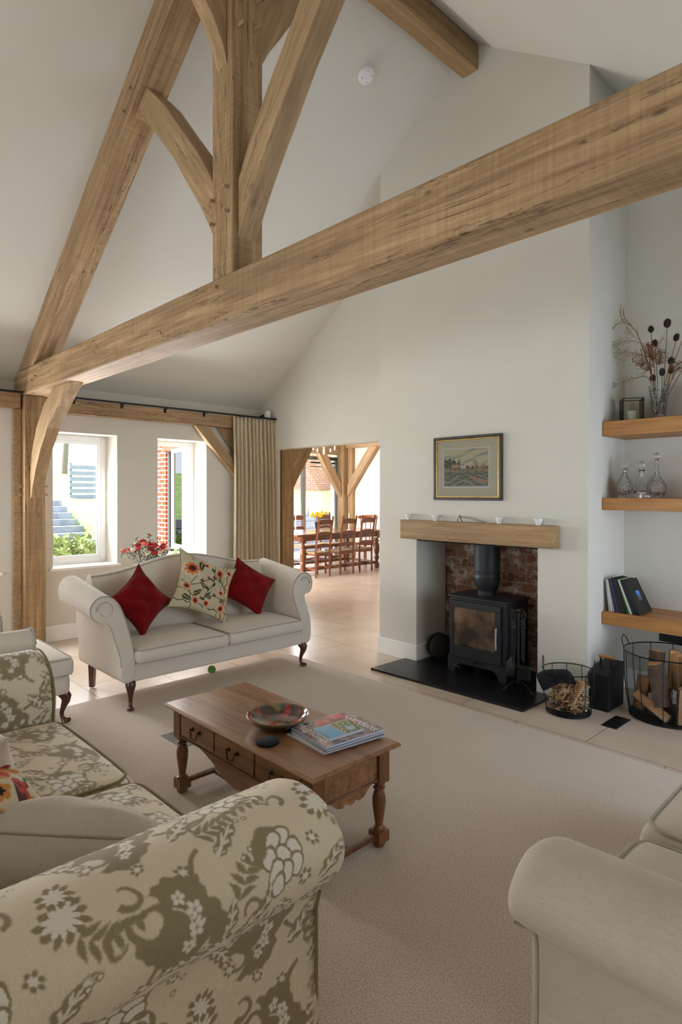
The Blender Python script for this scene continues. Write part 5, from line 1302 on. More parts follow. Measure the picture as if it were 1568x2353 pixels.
# ================================================================= SHELVES
SH = [(1.909, 2.016, 'top oak floating shelf in the alcove, holding the vase of dried flowers'), (1.375, 1.463, 'middle oak floating shelf in the alcove, holding the decanters'), (.546, .638, 'lowest oak floating shelf in the alcove, holding the books')]
for z0, z1, lb in SH: tag(beam('floating_shelf', (-1.857, 4.622, (z0+z1)/2), (XR-.003, 4.622, (z0+z1)/2), .412, z1-z0, M['shelf'], bevel=.004), lb, 'shelf')
ZS = [2.016, 1.463, .638]
def lantern(cx, cy, s, h, yaw, label):
    T = thing('glass_lantern', label, 'lantern', (cx, cy, ZS[0])); R_ = Matrix.Translation((cx, cy, ZS[0])) @ Matrix.Rotation(yaw, 4, 'Z')
    P4 = [(-s/2, -s/2), (s/2, -s/2), (s/2, s/2), (-s/2, s/2)]; mb = MB(); g = MB(); w = .0028
    for i in range(4):
        a = Vector((*P4[i], 0)); b = Vector((*P4[(i+1) % 4], 0)); up = Vector((0, 0, h))
        for p, q in ((a, a+up), (a+up, b+up), (a, b)): mb.tube([R_ @ (p+Vector((0, 0, .003))), R_ @ (q+Vector((0, 0, .003)))], w, 4)
        n_ = (b-a).normalized()*.002; vs = [a, b, b+up, a+up]; o_ = Vector((-(b-a).y, (b-a).x, 0)).normalized()*.0015
        g.add([tuple(R_ @ p) for p in vs]+[tuple(R_ @ (p+o_)) for p in vs], [(0, 1, 2, 3), (7, 6, 5, 4), (0, 4, 5, 1), (1, 5, 6, 2), (2, 6, 7, 3), (3, 7, 4, 0)])
    obj('frame', mb, M['black'], T); obj('panes', g, M['lantpane'], T); obj('base', MB().box(-s/2, -s/2, .001, s/2, s/2, .004, R_), M['black'], T)
    o = obj('pillar_candle', MB().lathe([(0, 0), (.034, 0), (.034, h*.45), (.03, h*.47), (0, h*.46)], (cx, cy, ZS[0]+.0055), 24, cap=False), M['candle'], loc=(cx, cy, ZS[0]+.0055), smooth=50)
    tag(o, 'cream pillar candle inside the '+('smaller' if h < .2 else 'taller')+' glass lantern on the top shelf', 'candle')
lantern(-1.722, 4.60, .135, .165, .55, 'small black framed glass lantern left of the vase on the top shelf')
lantern(-1.285, 4.62, .15, .24, .55, 'taller glass lantern at the right frame edge on the top shelf')
# vase and dried flowers
vx, vy = -1.535, 4.60
mb = MB().lathe([(0, 0), (.040, 0), (.042, .006), (.046, .06), (.056, .15), (.070, .235), (.072, .238), (.069, .238), (.052, .15), (.041, .06), (.037, .022), (0, .02)], (vx, vy, ZS[0]+.001), 36, cap=False)
o = obj('vase', mb, M['cutglass'], loc=(vx, vy, ZS[0]+.001), smooth=60); tag(o, 'flared cut crystal vase holding dried teasels on the top shelf', 'vase')
T = thing('dried_flowers', 'arrangement of dried teasels, twigs and brown seed heads in the crystal vase', 'dried flowers', (vx, vy, ZS[0]+.03))
def wp(px, py, dy=0): return Vector((vx+(px-1524)*.00305, vy+dy, 2.03+(960-py)*.00318))
tz = [(1500, 755, .05), (1512, 790, .02), (1541, 752, .0), (1557, 785, .03), (1552, 838, -.03), (1536, 862, -.05), (1546, 855, .03), (1508, 868, .02), (1580, 770, .0), (1590, 820, .02)]
for i, (px, py, dy) in enumerate(tz):
    p = wp(px, py, dy); b = Vector((vx+random.uniform(-.02, .02), vy+random.uniform(-.02, .02), ZS[0]+.04)); mid = b.lerp(p, .5)+Vector((random.uniform(-.008, .008), 0, .01)); r_ = .024 if i == 2 else .019
    s_ = obj('teasel_stem', MB().tube([b, mid, p+Vector((0, 0, -r_))], .0024, 5), M['stem'], T)
    d = (p-mid).normalized(); mbh = MB()
    q = d.to_track_quat('Z', 'Y').to_matrix().to_4x4(); mt = Matrix.Translation(p) @ q
    hh = MB().ball((0, 0, 0), r_, 12, 9, (1, 1, 1.35))
    for k in range(150):
        a = random.uniform(0, 2*PI); t = math.acos(random.uniform(-.95, 1)); nrm = Vector((math.sin(t)*math.cos(a), math.sin(t)*math.sin(a), math.cos(t)*1.35)); e = nrm*r_; tip = e*1.28+Vector((0, 0, .004)); sd = nrm.orthogonal().normalized()*.0012
        hh.add([e-sd, e+sd, tip], [(0, 1, 2)])
    hh.v = [tuple(mt @ Vector(v)) for v in hh.v]; obj('teasel_head', hh, M['teasel'], s_)
def twig(pts, parent, name='twig', sub=5, r0=.003, seed=0, bud=True):
    rr = random.Random(seed); P = [wp(*p) for p in pts]; C_ = [Vector(tuple(q)) for q in catmull([tuple(p) for p in P], 4)]
    n = len(C_); o = obj(name, MB().tube(C_, [r0*(1-.7*i/n) for i in range(n)], 5), M['stem'], parent, smooth=60); mb = MB(); bd = MB()
    for k in range(sub):
        i = int(n*(.3+.7*k/sub)); i = min(i, n-2); b = C_[i]; d = (C_[i+1]-C_[i-1]).normalized()
        for s in (-1, 1):
            q = d*rr.uniform(.02, .05)+Vector((0, rr.uniform(-.02, .02), s*rr.uniform(.01, .03))); t1 = b+q*.5; t2 = b+q+Vector((0, 0, .006*s)); mb.tube([b, t1, t2], .0009, 3)
            for w in range(2): t3 = t1+q*.4+Vector((rr.uniform(-.01, .01), rr.uniform(-.01, .01), rr.uniform(-.01, .014))); mb.tube([t1, t3], .0007, 3); 
            if bud and rr.random() < .75: bd.ball(tuple(t2), .0024, 5, 4)
    if mb.f: obj('side_twigs', mb, M['stem'], o)['kind'] = 'stuff'
    if bd.f: obj('buds', bd, M['bud'], o)['kind'] = 'stuff'
base = (1524, 935)
twig([base, (1505, 855), (1488, 800), (1472, 758), (1448, 728), (1442, 700)], T, 'branch', 6, .0045, 1)
twig([(1472, 758), (1455, 738), (1433, 730), (1418, 740)], T, 'branch', 7, .002, 2)
twig([(1446, 735), (1437, 718), (1434, 700)], T, 'branch', 3, .0015, 3)
twig([(1482, 785), (1455, 776), (1430, 777), (1415, 783)], T, 'branch', 8, .002, 4)
twig([(1476, 775), (1462, 762), (1450, 752)], T, 'branch', 4, .0015, 5)
twig([(1500, 820), (1470, 808), (1445, 800), (1420, 800)], T, 'branch', 8, .002, 6)
twig([(1495, 815), (1460, 812), (1418, 820)], T, 'branch', 3, .0012, 7)
twig([base, (1500, 868), (1470, 864), (1445, 868), (1418, 876)], T, 'branch', 8, .003, 8)
twig([base, (1512, 880), (1504, 830), (1520, 800), (1535, 780)], T, 'branch', 6, .004, 9)
twig([base, (1545, 890), (1560, 860), (1580, 840)], T, 'branch', 6, .004, 10)
for i, (px, py, r_) in enumerate(((1480, 822, .075), (1512, 812, .085), (1496, 840, .06), (1525, 825, .06), (1560, 850, .05), (1500, 800, .05))):
    rr = random.Random(i+30); mb = MB(); sd = MB(); c = wp(px, py, rr.uniform(-.03, .03)); root = wp(1515, 890)
    for k in range(70):
        d = Vector((rr.gauss(0, 1), rr.gauss(0, 1), rr.gauss(0, 1)+.3)).normalized(); e = c+d*r_*rr.uniform(.5, 1)*Vector((1, .7, .75)).length/1.4; s0 = c.lerp(root, .25); mb.tube([s0, e], .0006, 3); sd.ball(tuple(e), rr.uniform(.0022, .004), 5, 4)
    o = obj('seed_spray', mb, M['stem'], T); obj('seeds', sd, M['seed'] if i % 2 else M['bud'] if i == 3 else M['seed'], o)['kind'] = 'stuff'
# decanters
def decanter(cx, cy, prof, stop, label, mat, silver=False):
    z = ZS[1]+.0008; T = thing('decanter', label, 'decanter', (cx, cy, z))
    inn = [(max(r-.004, 0.001), zz) for r, zz in prof[::-1] if zz > .02]
    obj('bottle', MB().lathe([(0, 0)]+prof+inn+[(0, .016)], (cx, cy, z), 36, cap=False), mat, T, smooth=60)
    obj('stopper', MB().lathe(stop, (cx, cy, z), 24, cap=False), M['cutglass'] if silver else M['glass'], T, smooth=60)
    if silver: obj('silver_collar', MB().lathe([(.0155, .185), (.0165, .187), (.016, .205), (.024, .212), (.0235, .214), (.0145, .206)], (cx, cy, z), 28, cap=False), M['chrome'], T, smooth=60)
decanter(-1.742, 4.52, [(.036, 0), (.037, .010), (.030, .020), (.056, .045), (.060, .075), (.050, .110), (.028, .150), (.016, .180), (.015, .205)], [(0, .200), (.010, .200), (.011, .216), (.019, .225), (.023, .242), (.018, .258), (0, .266)], 'bulbous cut crystal decanter with a silver collar, leftmost of three', M['cutglass'], True)
decanter(-1.650, 4.60, [(.062, 0), (.064, .008), (.056, .050), (.036, .105), (.019, .150), (.016, .190), (.024, .200)], [(0, .195), (.012, .195), (.013, .208), (.022, .218), (.027, .240), (.021, .260), (0, .268)], 'plain triangular ship decanter, middle of three on the shelf', M['glass'])
decanter(-1.535, 4.56, [(.040, 0), (.042, .010), (.058, .030), (.068, .060), (.062, .095), (.038, .130), (.018, .165), (.013, .220), (.018, .262)], [(0, .255), (.008, .255), (.010, .268), (.019, .280), (.023, .295), (.016, .312), (.006, .318), (.004, .322), (0, .33)], 'tallest cut crystal decanter with a pointed stopper, rightmost of three', M['cutglass'])
tag(obj('thimble', MB().lathe([(.010, 0), (.010, .004), (.008, .02), (.004, .026), (0, .027)], (-1.606, 4.46, ZS[1]), 16), M['plastic'], loc=(-1.606, 4.46, ZS[1]), smooth=60), 'tiny white pot at the front edge of the decanter shelf', 'ornament')
# books, leaning left
BK_ = [(.010, (172, 174, 178), 'pale grey book, leftmost and most upright on the lowest shelf', .225, .16), (.012, (214, 210, 204), 'white book beside the leftmost grey one on the lowest shelf', .235, .17), (.010, (190, 186, 182), 'thin cream book third from the left on the lowest shelf', .235, .17),
       (.012, (30, 32, 46), 'navy book leaning beside the cream one on the lowest shelf', .24, .18), (.012, (62, 58, 104), 'purple blue book with pale edge on the lowest shelf', .245, .18), (.020, (14, 14, 15), 'black book right of the purple one on the lowest shelf', .25, .19), (.018, (22, 22, 22), 'second black book from the purple one on the lowest shelf', .25, .19),
       (.016, (12, 12, 13), 'black book just left of the green one on the lowest shelf', .25, .19), (.010, (92, 170, 78), 'bright green spined book with a blue cover on the lowest shelf', .25, .20), (.010, (216, 214, 212), 'white book right of the green one on the lowest shelf', .25, .20),
       (.018, (18, 18, 20), 'black book third from the right of the row on the lowest shelf', .25, .205), (.014, (24, 24, 26), 'black book second from the right of the row on the lowest shelf', .25, .205), (.020, (15, 15, 17), 'black photo book with a small mountain picture on its cover, rightmost', .255, .21)]
x = -1.818; z = ZS[2]+.0005
for i, (t_, col, lb, h, dp) in enumerate(BK_):
    ang = math.radians(7+i*1.55); c_, s_ = math.cos(ang), math.sin(ang)
    R_ = Matrix.Translation((x, 4.445+.002*(i % 3), z)) @ Matrix.Rotation(-ang, 4, 'Y')
    m = plain('book_cloth', lin(*col), .55, var=.06); T = thing('book', lb, 'book', (x, 4.445, z), 'books on the lowest shelf')
    obj('cover', MB().box(0, 0, 0, .0016, dp, h, R_).box(t_-.0016, 0, 0, t_, dp, h, R_).box(.0016, 0, 0, t_-.0016, .002, h, R_), m, T, bevel=.0006)
    obj('pages', MB().box(.0016, .002, .002, t_-.0016, dp-.003, h-.002, R_), plain('book_pages', lin(*(col if i > 4 and i not in (8,) and sum(col) < 200 else ((84, 160, 190) if i == 8 else (206, 204, 206)))), .8), T)
    if i == 12:
        n = 24; U, V_ = np.meshgrid(np.linspace(0, 1, n), np.linspace(0, 1, n), indexing='ij'); P3 = np.stack([np.full(U.shape, t_+.0006), .075+U*.062, .095+V_*.070], -1); Mn = np.array(R_); P3 = P3@Mn[:3, :3].T+Mn[:3, 3]
        sky = linA((60, 120, 214)); cc = np.tile(sky, U.shape+(1,)).reshape(U.shape+(3,)); mk = (V_ < .48+.08*np.sin(U*12))[..., None]; cc = np.where(mk, linA((90, 84, 88))+.12*np.sin(U*30+V_*22)[..., None]*np.array([1, .8, .7]), cc); cc = np.where(((V_ > .7) & (np.sin(U*9+V_*4) > .6))[..., None], linA((150, 190, 232)), cc)
        o = grid_mesh('cover_photo', P3, M['print'], T, colors=cc); o['label'] = 'small blue and brown mountain picture'
    # advance so that each rests on the previous one
    x += t_/c_+.0010+.0022
# ================================================================= MANTEL + PICTURE
ZM = 1.2600
for i, (x, lb) in enumerate(((-3.445, 'small clear glass tealight holder at the left end of the mantel'), (-3.153, 'small clear glass tealight holder left of the metal stand on the mantel'), (-2.536, 'small clear glass tealight holder right of the metal stand on the mantel'), (-2.208, 'small clear glass tealight holder at the right end of the mantel'))):
    T = thing('tealight_holder', lb, 'candle holder', (x, 4.14, ZM), 'tealight holders on the mantel')
    mb = MB(); n = 32; vs = []; prof = [(.018, 0), (.020, .004), (.016, .010), (.024, .020), (.028, .036), (.036, .050)]
    mb.lathe([(0, 0)]+prof+[(.033, .050), (.025, .036), (.020, .022), (0, .016)], (x, 4.14, ZM), 28, cap=False)
    mb.v = [(p[0]+(p[0]-x)*.14*(p[2] > ZM+.045)*math.cos(math.atan2(p[1]-4.14, p[0]-x)*5), p[1]+(p[1]-4.14)*.14*(p[2] > ZM+.045)*math.cos(math.atan2(p[1]-4.14, p[0]-x)*5), p[2]) for p in mb.v]
    obj('cup', mb, M['frost'], T, smooth=60); obj('tealight', MB().lathe([(0, .018), (.017, .018), (.018, .030), (0, .029)], (x, 4.14, ZM), 20, cap=False), M['pwhite'], T, smooth=60)
T = thing('plate_stand', 'small bent metal stand with a long thin arm lying on the mantel', 'stand', (-2.88, 4.14, ZM))
obj('bracket', MB().tube([(-2.915, 4.12, ZM+.004), (-2.905, 4.14, ZM+.055), (-2.895, 4.155, ZM+.004)], .0035, 6).tube([(-2.90, 4.16, ZM+.004), (-2.905, 4.14, ZM+.05)], .003, 6), M['black'], T)
obj('arm', MB().tube([(-2.905, 4.14, ZM+.048), (-2.80, 4.15, ZM+.036), (-2.665, 4.158, ZM+.004)], .0022, 5).tube([(-2.90, 4.11, ZM+.044), (-2.80, 4.12, ZM+.030), (-2.665, 4.128, ZM+.003)], .0022, 5), M['chrome'], T)
T = thing('framed_picture', 'framed landscape watercolour in a dark gilt frame above the mantel', 'picture', (-2.863, 4.188, 1.70))
X0, X1, Z0, Z1 = -3.193, -2.533, 1.437, 1.965; yf = 4.160; w = .028
def rectframe(x0, x1, z0, z1, w, y0, y1): return MB().box(x0, y0, z0, x1, y1, z0+w).box(x0, y0, z1-w, x1, y1, z1).box(x0, y0, z0+w, x0+w, y1, z1-w).box(x1-w, y0, z0+w, x1, y1, z1-w)
M['gilt'] = plain('gilt_edge', lin(176, 146, 92), .35, metal=.8, var=.2); M['frame_dark'] = plain('dark_frame', lin(52, 44, 34), .4, var=.3)
obj('frame', rectframe(X0, X1, Z0, Z1, .022, yf, 4.188), M['frame_dark'], T, bevel=.004)
obj('gilt_slip', rectframe(X0+.022, X1-.022, Z0+.022, Z1-.022, .012, yf+.006, 4.186), M['gilt'], T, bevel=.002)
obj('mount', MB().box(X0+.034, yf+.016, Z0+.034, X1-.034, 4.186, Z1-.034), plain('cream_mount', lin(224, 214, 188), .8, var=.01), T)
px0, px1, pz0, pz1 = -3.087, -2.656, 1.552, 1.858
obj('white_border', MB().box(px0-.010, yf+.014, pz0-.014, px1+.010, yf+.016, pz1+.010), M['white'], T)
n, m = 220, 160; U, V_ = np.meshgrid(np.linspace(0, 1, n), np.linspace(0, 1, m), indexing='ij')
c = linA((220, 210, 168))*np.ones(U.shape+(1,))
def put(mk, col):
    global c
    mk = np.clip(mk, 0, 1)[..., None]; c = c*(1-mk)+linA(col)*mk
wob = .02*np.sin(U*17)+.012*np.sin(U*43+2)
put(sst(.0, .9, np.sin(V_*26-U*7+1.5*np.sin(U*5)))*sst(.55, .7, V_), (150, 170, 158)); put(sst(.5, 1.1, np.sin(V_*33-U*9+2))*sst(.6, .8, V_), (214, 204, 160)); put(sst(.62, .50, V_), (214, 172, 148))
hill = .50+.24*np.exp(-((U-.12)/.28)**2)+.03*np.sin(U*60)+.02*np.sin(U*97)+.015*np.sin(U*171); put((V_ < hill)*1., (62, 66, 62)); put((V_ < hill-.08)*(np.sin(U*40+V_*50) > .2), (108, 108, 84))
put((V_ < .49+wob)*1., (140, 138, 110)); put((V_ < .46+wob)*sst(-.2, .8, np.sin(V_*60+U*9)), (198, 140, 116)); put((V_ < .38+wob)*1., (128, 134, 116)); put((V_ < .36)*sst(.2, .9, np.sin(V_*70+3*np.sin(U*14))), (74, 82, 72)); put((V_ < .28)*sst(0, .8, np.sin(V_*36+4*np.sin(U*8+1))), (172, 164, 128)); put((V_ < .2)*sst(.4, 1, np.sin(V_*44+5*np.sin(U*7))), (150, 152, 142))
path = np.abs(V_-(.30-.42*(U-.52)))-(.012+.05*np.clip(U-.55, 0, 1)); put(sst(.01, -.01, path)*(U > .5)*(V_ < .42), (202, 132, 110))
put(((U > .17) & (U < .37) & (V_ > .50) & (V_ < .585))*1., (186, 160, 112)); put(((U > .38) & (U < .50) & (V_ > .49) & (V_ < .56))*1., (216, 210, 190)); put(((U > .16) & (U < .38) & (V_ > .58) & (V_ < .62))*1., (120, 98, 76))
for (tx, th_) in ((.14, .56), (.36, .70), (.56, .50), (.71, .66), (.75, .60), (.9, .56)):
    put((np.abs(U-tx) < .004)*(V_ < th_)*(V_ > .33)*1., (44, 44, 40)); rr_ = np.hypot((U-tx)*1.4, V_-th_+.02); put((rr_ < .07)*(np.sin(U*240)*np.sin(V_*210+U*90) > .15)*1., (70, 74, 62))
put(sst(.75, 1.2, np.sin(U*150+np.sin(V_*90)*2)*np.sin(V_*130+np.sin(U*80)*2)+.25)*(V_ < .45)*.8, (54, 58, 52))
P3 = np.stack([px0+U*(px1-px0), np.full(U.shape, yf+.0125), pz0+V_*(pz1-pz0)], -1)
o = grid_mesh('picture_print', P3, M['print'], T, colors=c)
obj('glazing', MB().box(X0+.034, yf+.008, Z0+.034, X1-.034, yf+.010, Z1-.034), M['pane'], T)
# ================================================================= CURTAIN
ny, nz = 420, 60; s = np.linspace(0, 1, ny); zz = np.linspace(2.432, .02, nz); S_, Z_ = np.meshgrid(s, zz, indexing='ij')
t = (2.432-Z_)/2.41; Yc = 4.172+(.665+.055*t)*S_; ph = S_*11.5*2*PI
amp = .030*(1+.35*np.sin(S_*17+2))*(.55+.45*np.clip(t*4, 0, 1)); Xc = -6.255+amp*(np.sin(ph+.5*np.sin(t*2.2+S_*4)))+.006*np.sin(ph*2+1); Yc = Yc+.012*np.cos(ph)*np.clip(t*3, 0, 1)+.01*np.sin(t*5+S_*9)*t
U = S_*1.5; V_ = Z_; pat = np.abs(np.sin(U*34+2.2*np.sin(V_*13)+np.sin(V_*31)*.6)); pat = sst(.16, .06, pat)+.7*sst(.12, .05, np.abs(np.sin(V_*21+2.5*np.sin(U*19)))); 
c = linA((192, 177, 150))*np.ones(U.shape+(1,)); pat = np.clip(pat, 0, 1)[..., None]*.6; c = c*(1-pat)+linA((220, 209, 188))*pat
M['curtaincol'] = colmat('curtain_weave', .9, bmp=.3, weave=300)
T = thing('curtain', 'pleated beige patterned curtain hanging at the right end of the window wall', 'curtain', (-6.255, 4.5, .02))
o = grid_mesh('drape', np.stack([Xc, Yc, Z_], -1), M['curtaincol'], T, colors=c); m_ = o.modifiers.new('thick', 'SOLIDIFY'); m_.thickness = .004
# ledge ornaments
T = thing('motion_sensor', 'small white alarm sensor standing above the curtain in the wall corner', 'sensor', (-6.30, 4.72, 2.457))
obj('body', MB().box(-6.325, 4.70, 2.458, -6.265, 4.755, 2.55), M['plastic'], T, bevel=.012)
T = thing('light_fitting', 'tiny black spotlight on the ledge left of the white alarm sensor', 'spotlight', (-6.45, 4.70, 2.442))
obj('base', MB().lathe([(0, 0), (.02, 0), (.02, .01), (0, .01)], (-6.42, 4.70, 2.441), 16, cap=False), M['black'], T); obj('head', MB().tube([(-6.42, 4.68, 2.47), (-6.40, 4.74, 2.50)], [.012, .022], 12), M['black'], T, smooth=60); obj('stem', MB().tube([(-6.42, 4.70, 2.45), (-6.41, 4.71, 2.485)], .004, 6), M['black'], T)
# smoke detector on the left slope
T = thing('smoke_detector', 'round white smoke alarm on the sloping ceiling left of the ridge', 'smoke alarm', (-3.352, 3.486, 4.826))
nrm = Vector((.685, 0, -1)).normalized(); q = nrm.to_track_quat('Z', 'Y').to_matrix().to_4x4(); mt = Matrix.Translation((-3.352, 3.486, cz(-3.352))) @ q
mb = MB().lathe([(0, 0), (.068, .0), (.070, .004), (.070, .018), (.062, .030), (.035, .035), (0, .036)], (0, 0, 0), 40, cap=False); mb.v = [tuple(mt @ Vector(p)) for p in mb.v]; obj('body', mb, M['plastic'], T, smooth=35)
mb = MB().lathe([(.016, .0345), (.020, .0375), (.024, .0345)], (0, 0, 0), 24, cap=False).ball((.032, .018, .0345), .004, 6, 4); mb.v = [tuple(mt @ Vector(p)) for p in mb.v]; obj('test_button', mb, M['plastic'], T, smooth=60)
mb = MB()
for k in range(4): a = k*PI/2+.6; mb.box(.044*math.cos(a)-.006, .044*math.sin(a)-.002, .031, .044*math.cos(a)+.006, .044*math.sin(a)+.002, .0345)
mb.v = [tuple(mt @ Vector(p)) for p in mb.v]; obj('vents', mb, M['black'], T)
# ================================================================= FLOWERS BEHIND THE SOFA
tx, ty = -5.35, 2.58
T = thing('side_table', 'round side table behind the cream sofa under the flowers', 'table', (tx, ty, 0))
obj('table_top', MB().lathe([(0, .755), (.20, .755), (.205, .765), (.20, .775), (0, .775)], (tx, ty, 0), 32, cap=False), M['tablewood'], T, smooth=40); obj('pedestal', MB().lathe([(.14, 0), (.13, .02), (.03, .06), (.025, .4), (.035, .5), (.025, .7), (.06, .755)], (tx, ty, 0), 20), M['tablewood'], T, smooth=60)
tag(obj('vase', MB().lathe([(0, 0), (.04, 0), (.05, .05), (.045, .09), (.05, .12), (.047, .12), (.042, .09), (.046, .05), (.036, .008), (0, .006)], (tx, ty, .776), 24, cap=False), M['glass'], loc=(tx, ty, .776), smooth=60), 'small glass vase of red and white flowers behind the cream sofa', 'vase')
T = thing('bouquet', 'bouquet of red, coral and white flowers behind the cream sofa', 'flowers', (tx, ty, .80))
rr = random.Random(12); mb = MB(); lf = MB()
fl = []
for k in range(34):
    a = rr.uniform(0, 2*PI); r_ = .21*math.sqrt(rr.uniform(.02, 1)); p = Vector((tx+r_*math.cos(a)*.8, ty+r_*math.sin(a), .93+rr.uniform(-.05, .06)+.08*(1-(r_/.21)**2))); fl.append(p)
fl[0] = Vector((tx, ty+.06, 1.10)); fl[1] = Vector((tx, ty+.10, 1.07)); fl[2] = Vector((tx+.02, ty-.20, .965)); fl[3] = Vector((tx+.06, ty+.2, .95))
for i, p in enumerate(fl):
    mb.tube([(tx, ty, .80), ((tx+p.x)/2, (ty+p.y)/2, .86), tuple(p)], .002, 4); m = (M['pred'], M['pwhite'], M['ppink'], M['pwhite'], M['pred'])[i % 5]; hm = MB(); R_ = .013 if i < 2 else rr.uniform(.026, .038)
    hm.ball(tuple(p), R_*.62, 8, 6)
    for w in range(9):
        a = w*2.4; e = .2+.09*w; c_ = p+Vector((math.cos(a)*math.cos(e), math.sin(a)*math.cos(e), math.sin(e)*.7))*R_*.5; hm.ball(tuple(c_), R_*.55, 7, 5, (1, 1, .8))
    obj('flower_head', hm, m, T, smooth=180)
for k in range(260):
    p = fl[k % len(fl)]+Vector((rr.gauss(0, .03), rr.gauss(0, .035), rr.gauss(-.02, .03))); d = Vector((rr.gauss(0, 1), rr.gauss(0, 1), rr.gauss(.3, .6))).normalized()*.018; sd = d.orthogonal().normalized()*.007; lf.add([p-d, p+sd, p+d, p-sd], [(0, 1, 2, 3)])
obj('stems', mb, M['leaf'], T); o = obj('leaves', lf, M['leaf'], T); o['kind'] = 'stuff'
T = thing('glass_bottle', 'small green glass bottle on the sill of the right window', 'bottle', (-6.58, 3.575, .736)); obj('bottle', MB().lathe([(0, 0), (.034, 0), (.036, .01), (.034, .05), (.015, .075), (.012, .095), (.016, .10), (0, .10)], (-6.58, 3.575, .736), 24, cap=False), M['greenglass'], T, smooth=60)
# ================================================================= DINING ROOM
ZD = .76
T = thing('dining_table', 'long dark wooden refectory table with turned legs in the dining room', 'table', (-8.65, 7.9, 0))
M['dtable'] = timber('refectory_oak', lin(84, 46, 28), lin(130, 78, 48), rough=.18, coat=.5, bmp=.05)
obj('table_top', MB().box(-9.2, 6.72, .725, -8.1, 9.1, ZD), M['dtable'], T, bevel=.006)
obj('apron', MB().box(-9.1, 6.88, .63, -8.2, 6.91, .725).box(-8.22, 6.9, .63, -8.19, 8.95, .725).box(-9.11, 6.9, .63, -9.08, 8.95, .725), M['dtable'], T, bevel=.003)
for x in (-8.22, -9.06):
    for y in (6.95, 8.88):
        obj('leg', MB().box(x-.045, y-.045, .60, x+.045, y+.045, .725).lathe([(.05, .0), (.05, .10), (.035, .11), (.03, .15), (.045, .18), (.052, .22), (.036, .26), (.04, .28), (.056, .34), (.058, .42), (.048, .48), (.03, .51), (.045, .53), (.045, .55), (.03, .57), (.04, .60)], (x, y, 0), 16), M['dtable'], T, smooth=45)
obj('stretcher', MB().box(-8.245, 6.95, .09, -8.195, 8.88, .14).box(-9.085, 6.95, .09, -9.035, 8.88, .14).box(-9.06, 6.93, .09, -8.22, 6.97, .14).box(-9.06, 8.86, .09, -8.22, 8.90, .14), M['dtable'], T, bevel=.004)
def ladder_chair():
    T = thing('ladderback_chair', '', 'chair', (0, 0, 0)); m = M['chairwood']; w = .165
    zt = 1.075
    for s in (-1, 1):   # chair faces -X; back at x=0
        obj('back_leg', MB().tube([(0, s*w, 0), (-.01, s*w, .44), (.03, s*w*1.0, .75), (.085, s*w*1.02, zt)], .023, 4), m, T)
        obj('front_leg', MB().tube([(-.37, s*(w+.03), 0), (-.37, s*(w+.03), .44)], .022, 4), m, T)
        obj('stretcher', MB().box(-.36, s*(w+.015)-.01, .13, -.0, s*(w+.015)+.01, .165), m, T)
    obj('stretcher', MB().box(-.20, -w-.01, .135, -.18, w+.01, .16), m, T)
    for z, dx, h in ((.545, .0, .06), (.76, .03, .055), (.965, .062, .085)):
        n = 10; pts = [(-w+2*w*i/n, z-h/2+.012*math.sin(PI*i/n)) for i in range(n+1)]+[(w-2*w*i/n, z+h/2+.020*math.sin(PI*i/n)) for i in range(n+1)]
        obj('back_slat', MB().prism(pts, 'x', dx-.008, dx+.010), m, T, bevel=.002)
    obj('seat', MB().box(-.39, -w-.035, .415, .0, w+.035, .445), M['rush'], T, bevel=.012)
    obj('seat_rail', MB().box(-.37, -w-.02, .375, -.35, w+.02, .415).box(-.02, -w, .375, .0, w, .415).box(-.36, -w-.025, .38, -.0, -w-.005, .415).box(-.36, w+.005, .38, 0, w+.025, .415), m, T)
    return T
c0 = ladder_chair(); GR = 'ladderback chairs around the dining table'
pl_ = [((-7.95, 7.19), 0, 'ladderback chair on the near side of the dining table, closest to the table end'), ((-7.95, 7.785), 0, 'ladderback chair on the near side of the dining table, middle of three'), ((-7.99, 8.33), 0, 'ladderback chair on the near side of the dining table, beside the chimney breast edge'),
       ((-9.52, 7.02), PI, 'reddish ladderback chair across the dining table, left of the flowers'), ((-9.52, 7.95), PI, 'ladderback chair across the dining table, behind the daffodils'), ((-9.52, 8.7), PI, 'ladderback chair across the dining table, nearest the corner post')]
for i, ((x, y), rz, lb) in enumerate(pl_):
    o = c0 if i == 0 else copytree(c0); o.location = (x, y, 0); o.rotation_euler = (0, 0, rz); o['label'] = lb; o['group'] = GR
T = thing('captains_chair', 'orange brown chair with a curved top rail at the far end of the dining table', 'chair', (-8.72, 9.28, 0))
cx, cy = -8.75, 9.22; m = M['chairlight']
arc = [(cx-.25*math.cos(a), cy-.10+.22*math.sin(a), .97+.03*math.sin(a)) for a in np.linspace(.1, PI-.1, 14)]
obj('top_rail', MB().tube(arc, [.022]+[.03]*12+[.022], 8, True, .6), m, T, smooth=60)
for k in range(6):
    a = .35+k*(PI-.7)/5; obj('spindle', MB().tube([(cx-.17*math.cos(a), cy-.10+.16*math.sin(a), .45), (cx-.245*math.cos(a), cy-.10+.215*math.sin(a), .96)], .010, 6), m, T, smooth=60)
obj('seat', MB().lathe([(0, .42), (.22, .42), (.24, .435), (.22, .455), (0, .45)], (cx, cy-.12, 0), 24, cap=False), m, T, smooth=50)
for (a, b) in ((-1, -1), (1, -1), (-1, 1), (1, 1)): obj('leg', MB().tube([(cx+a*.13, cy-.12+b*.12, .42), (cx+a*.20, cy-.12+b*.18, 0)], [.018, .014], 8), m, T, smooth=60)
T = thing('stool', 'dark stool with baluster stem and pale cushion beside the chimney breast edge', 'stool', (-8.0, 8.95, 0))
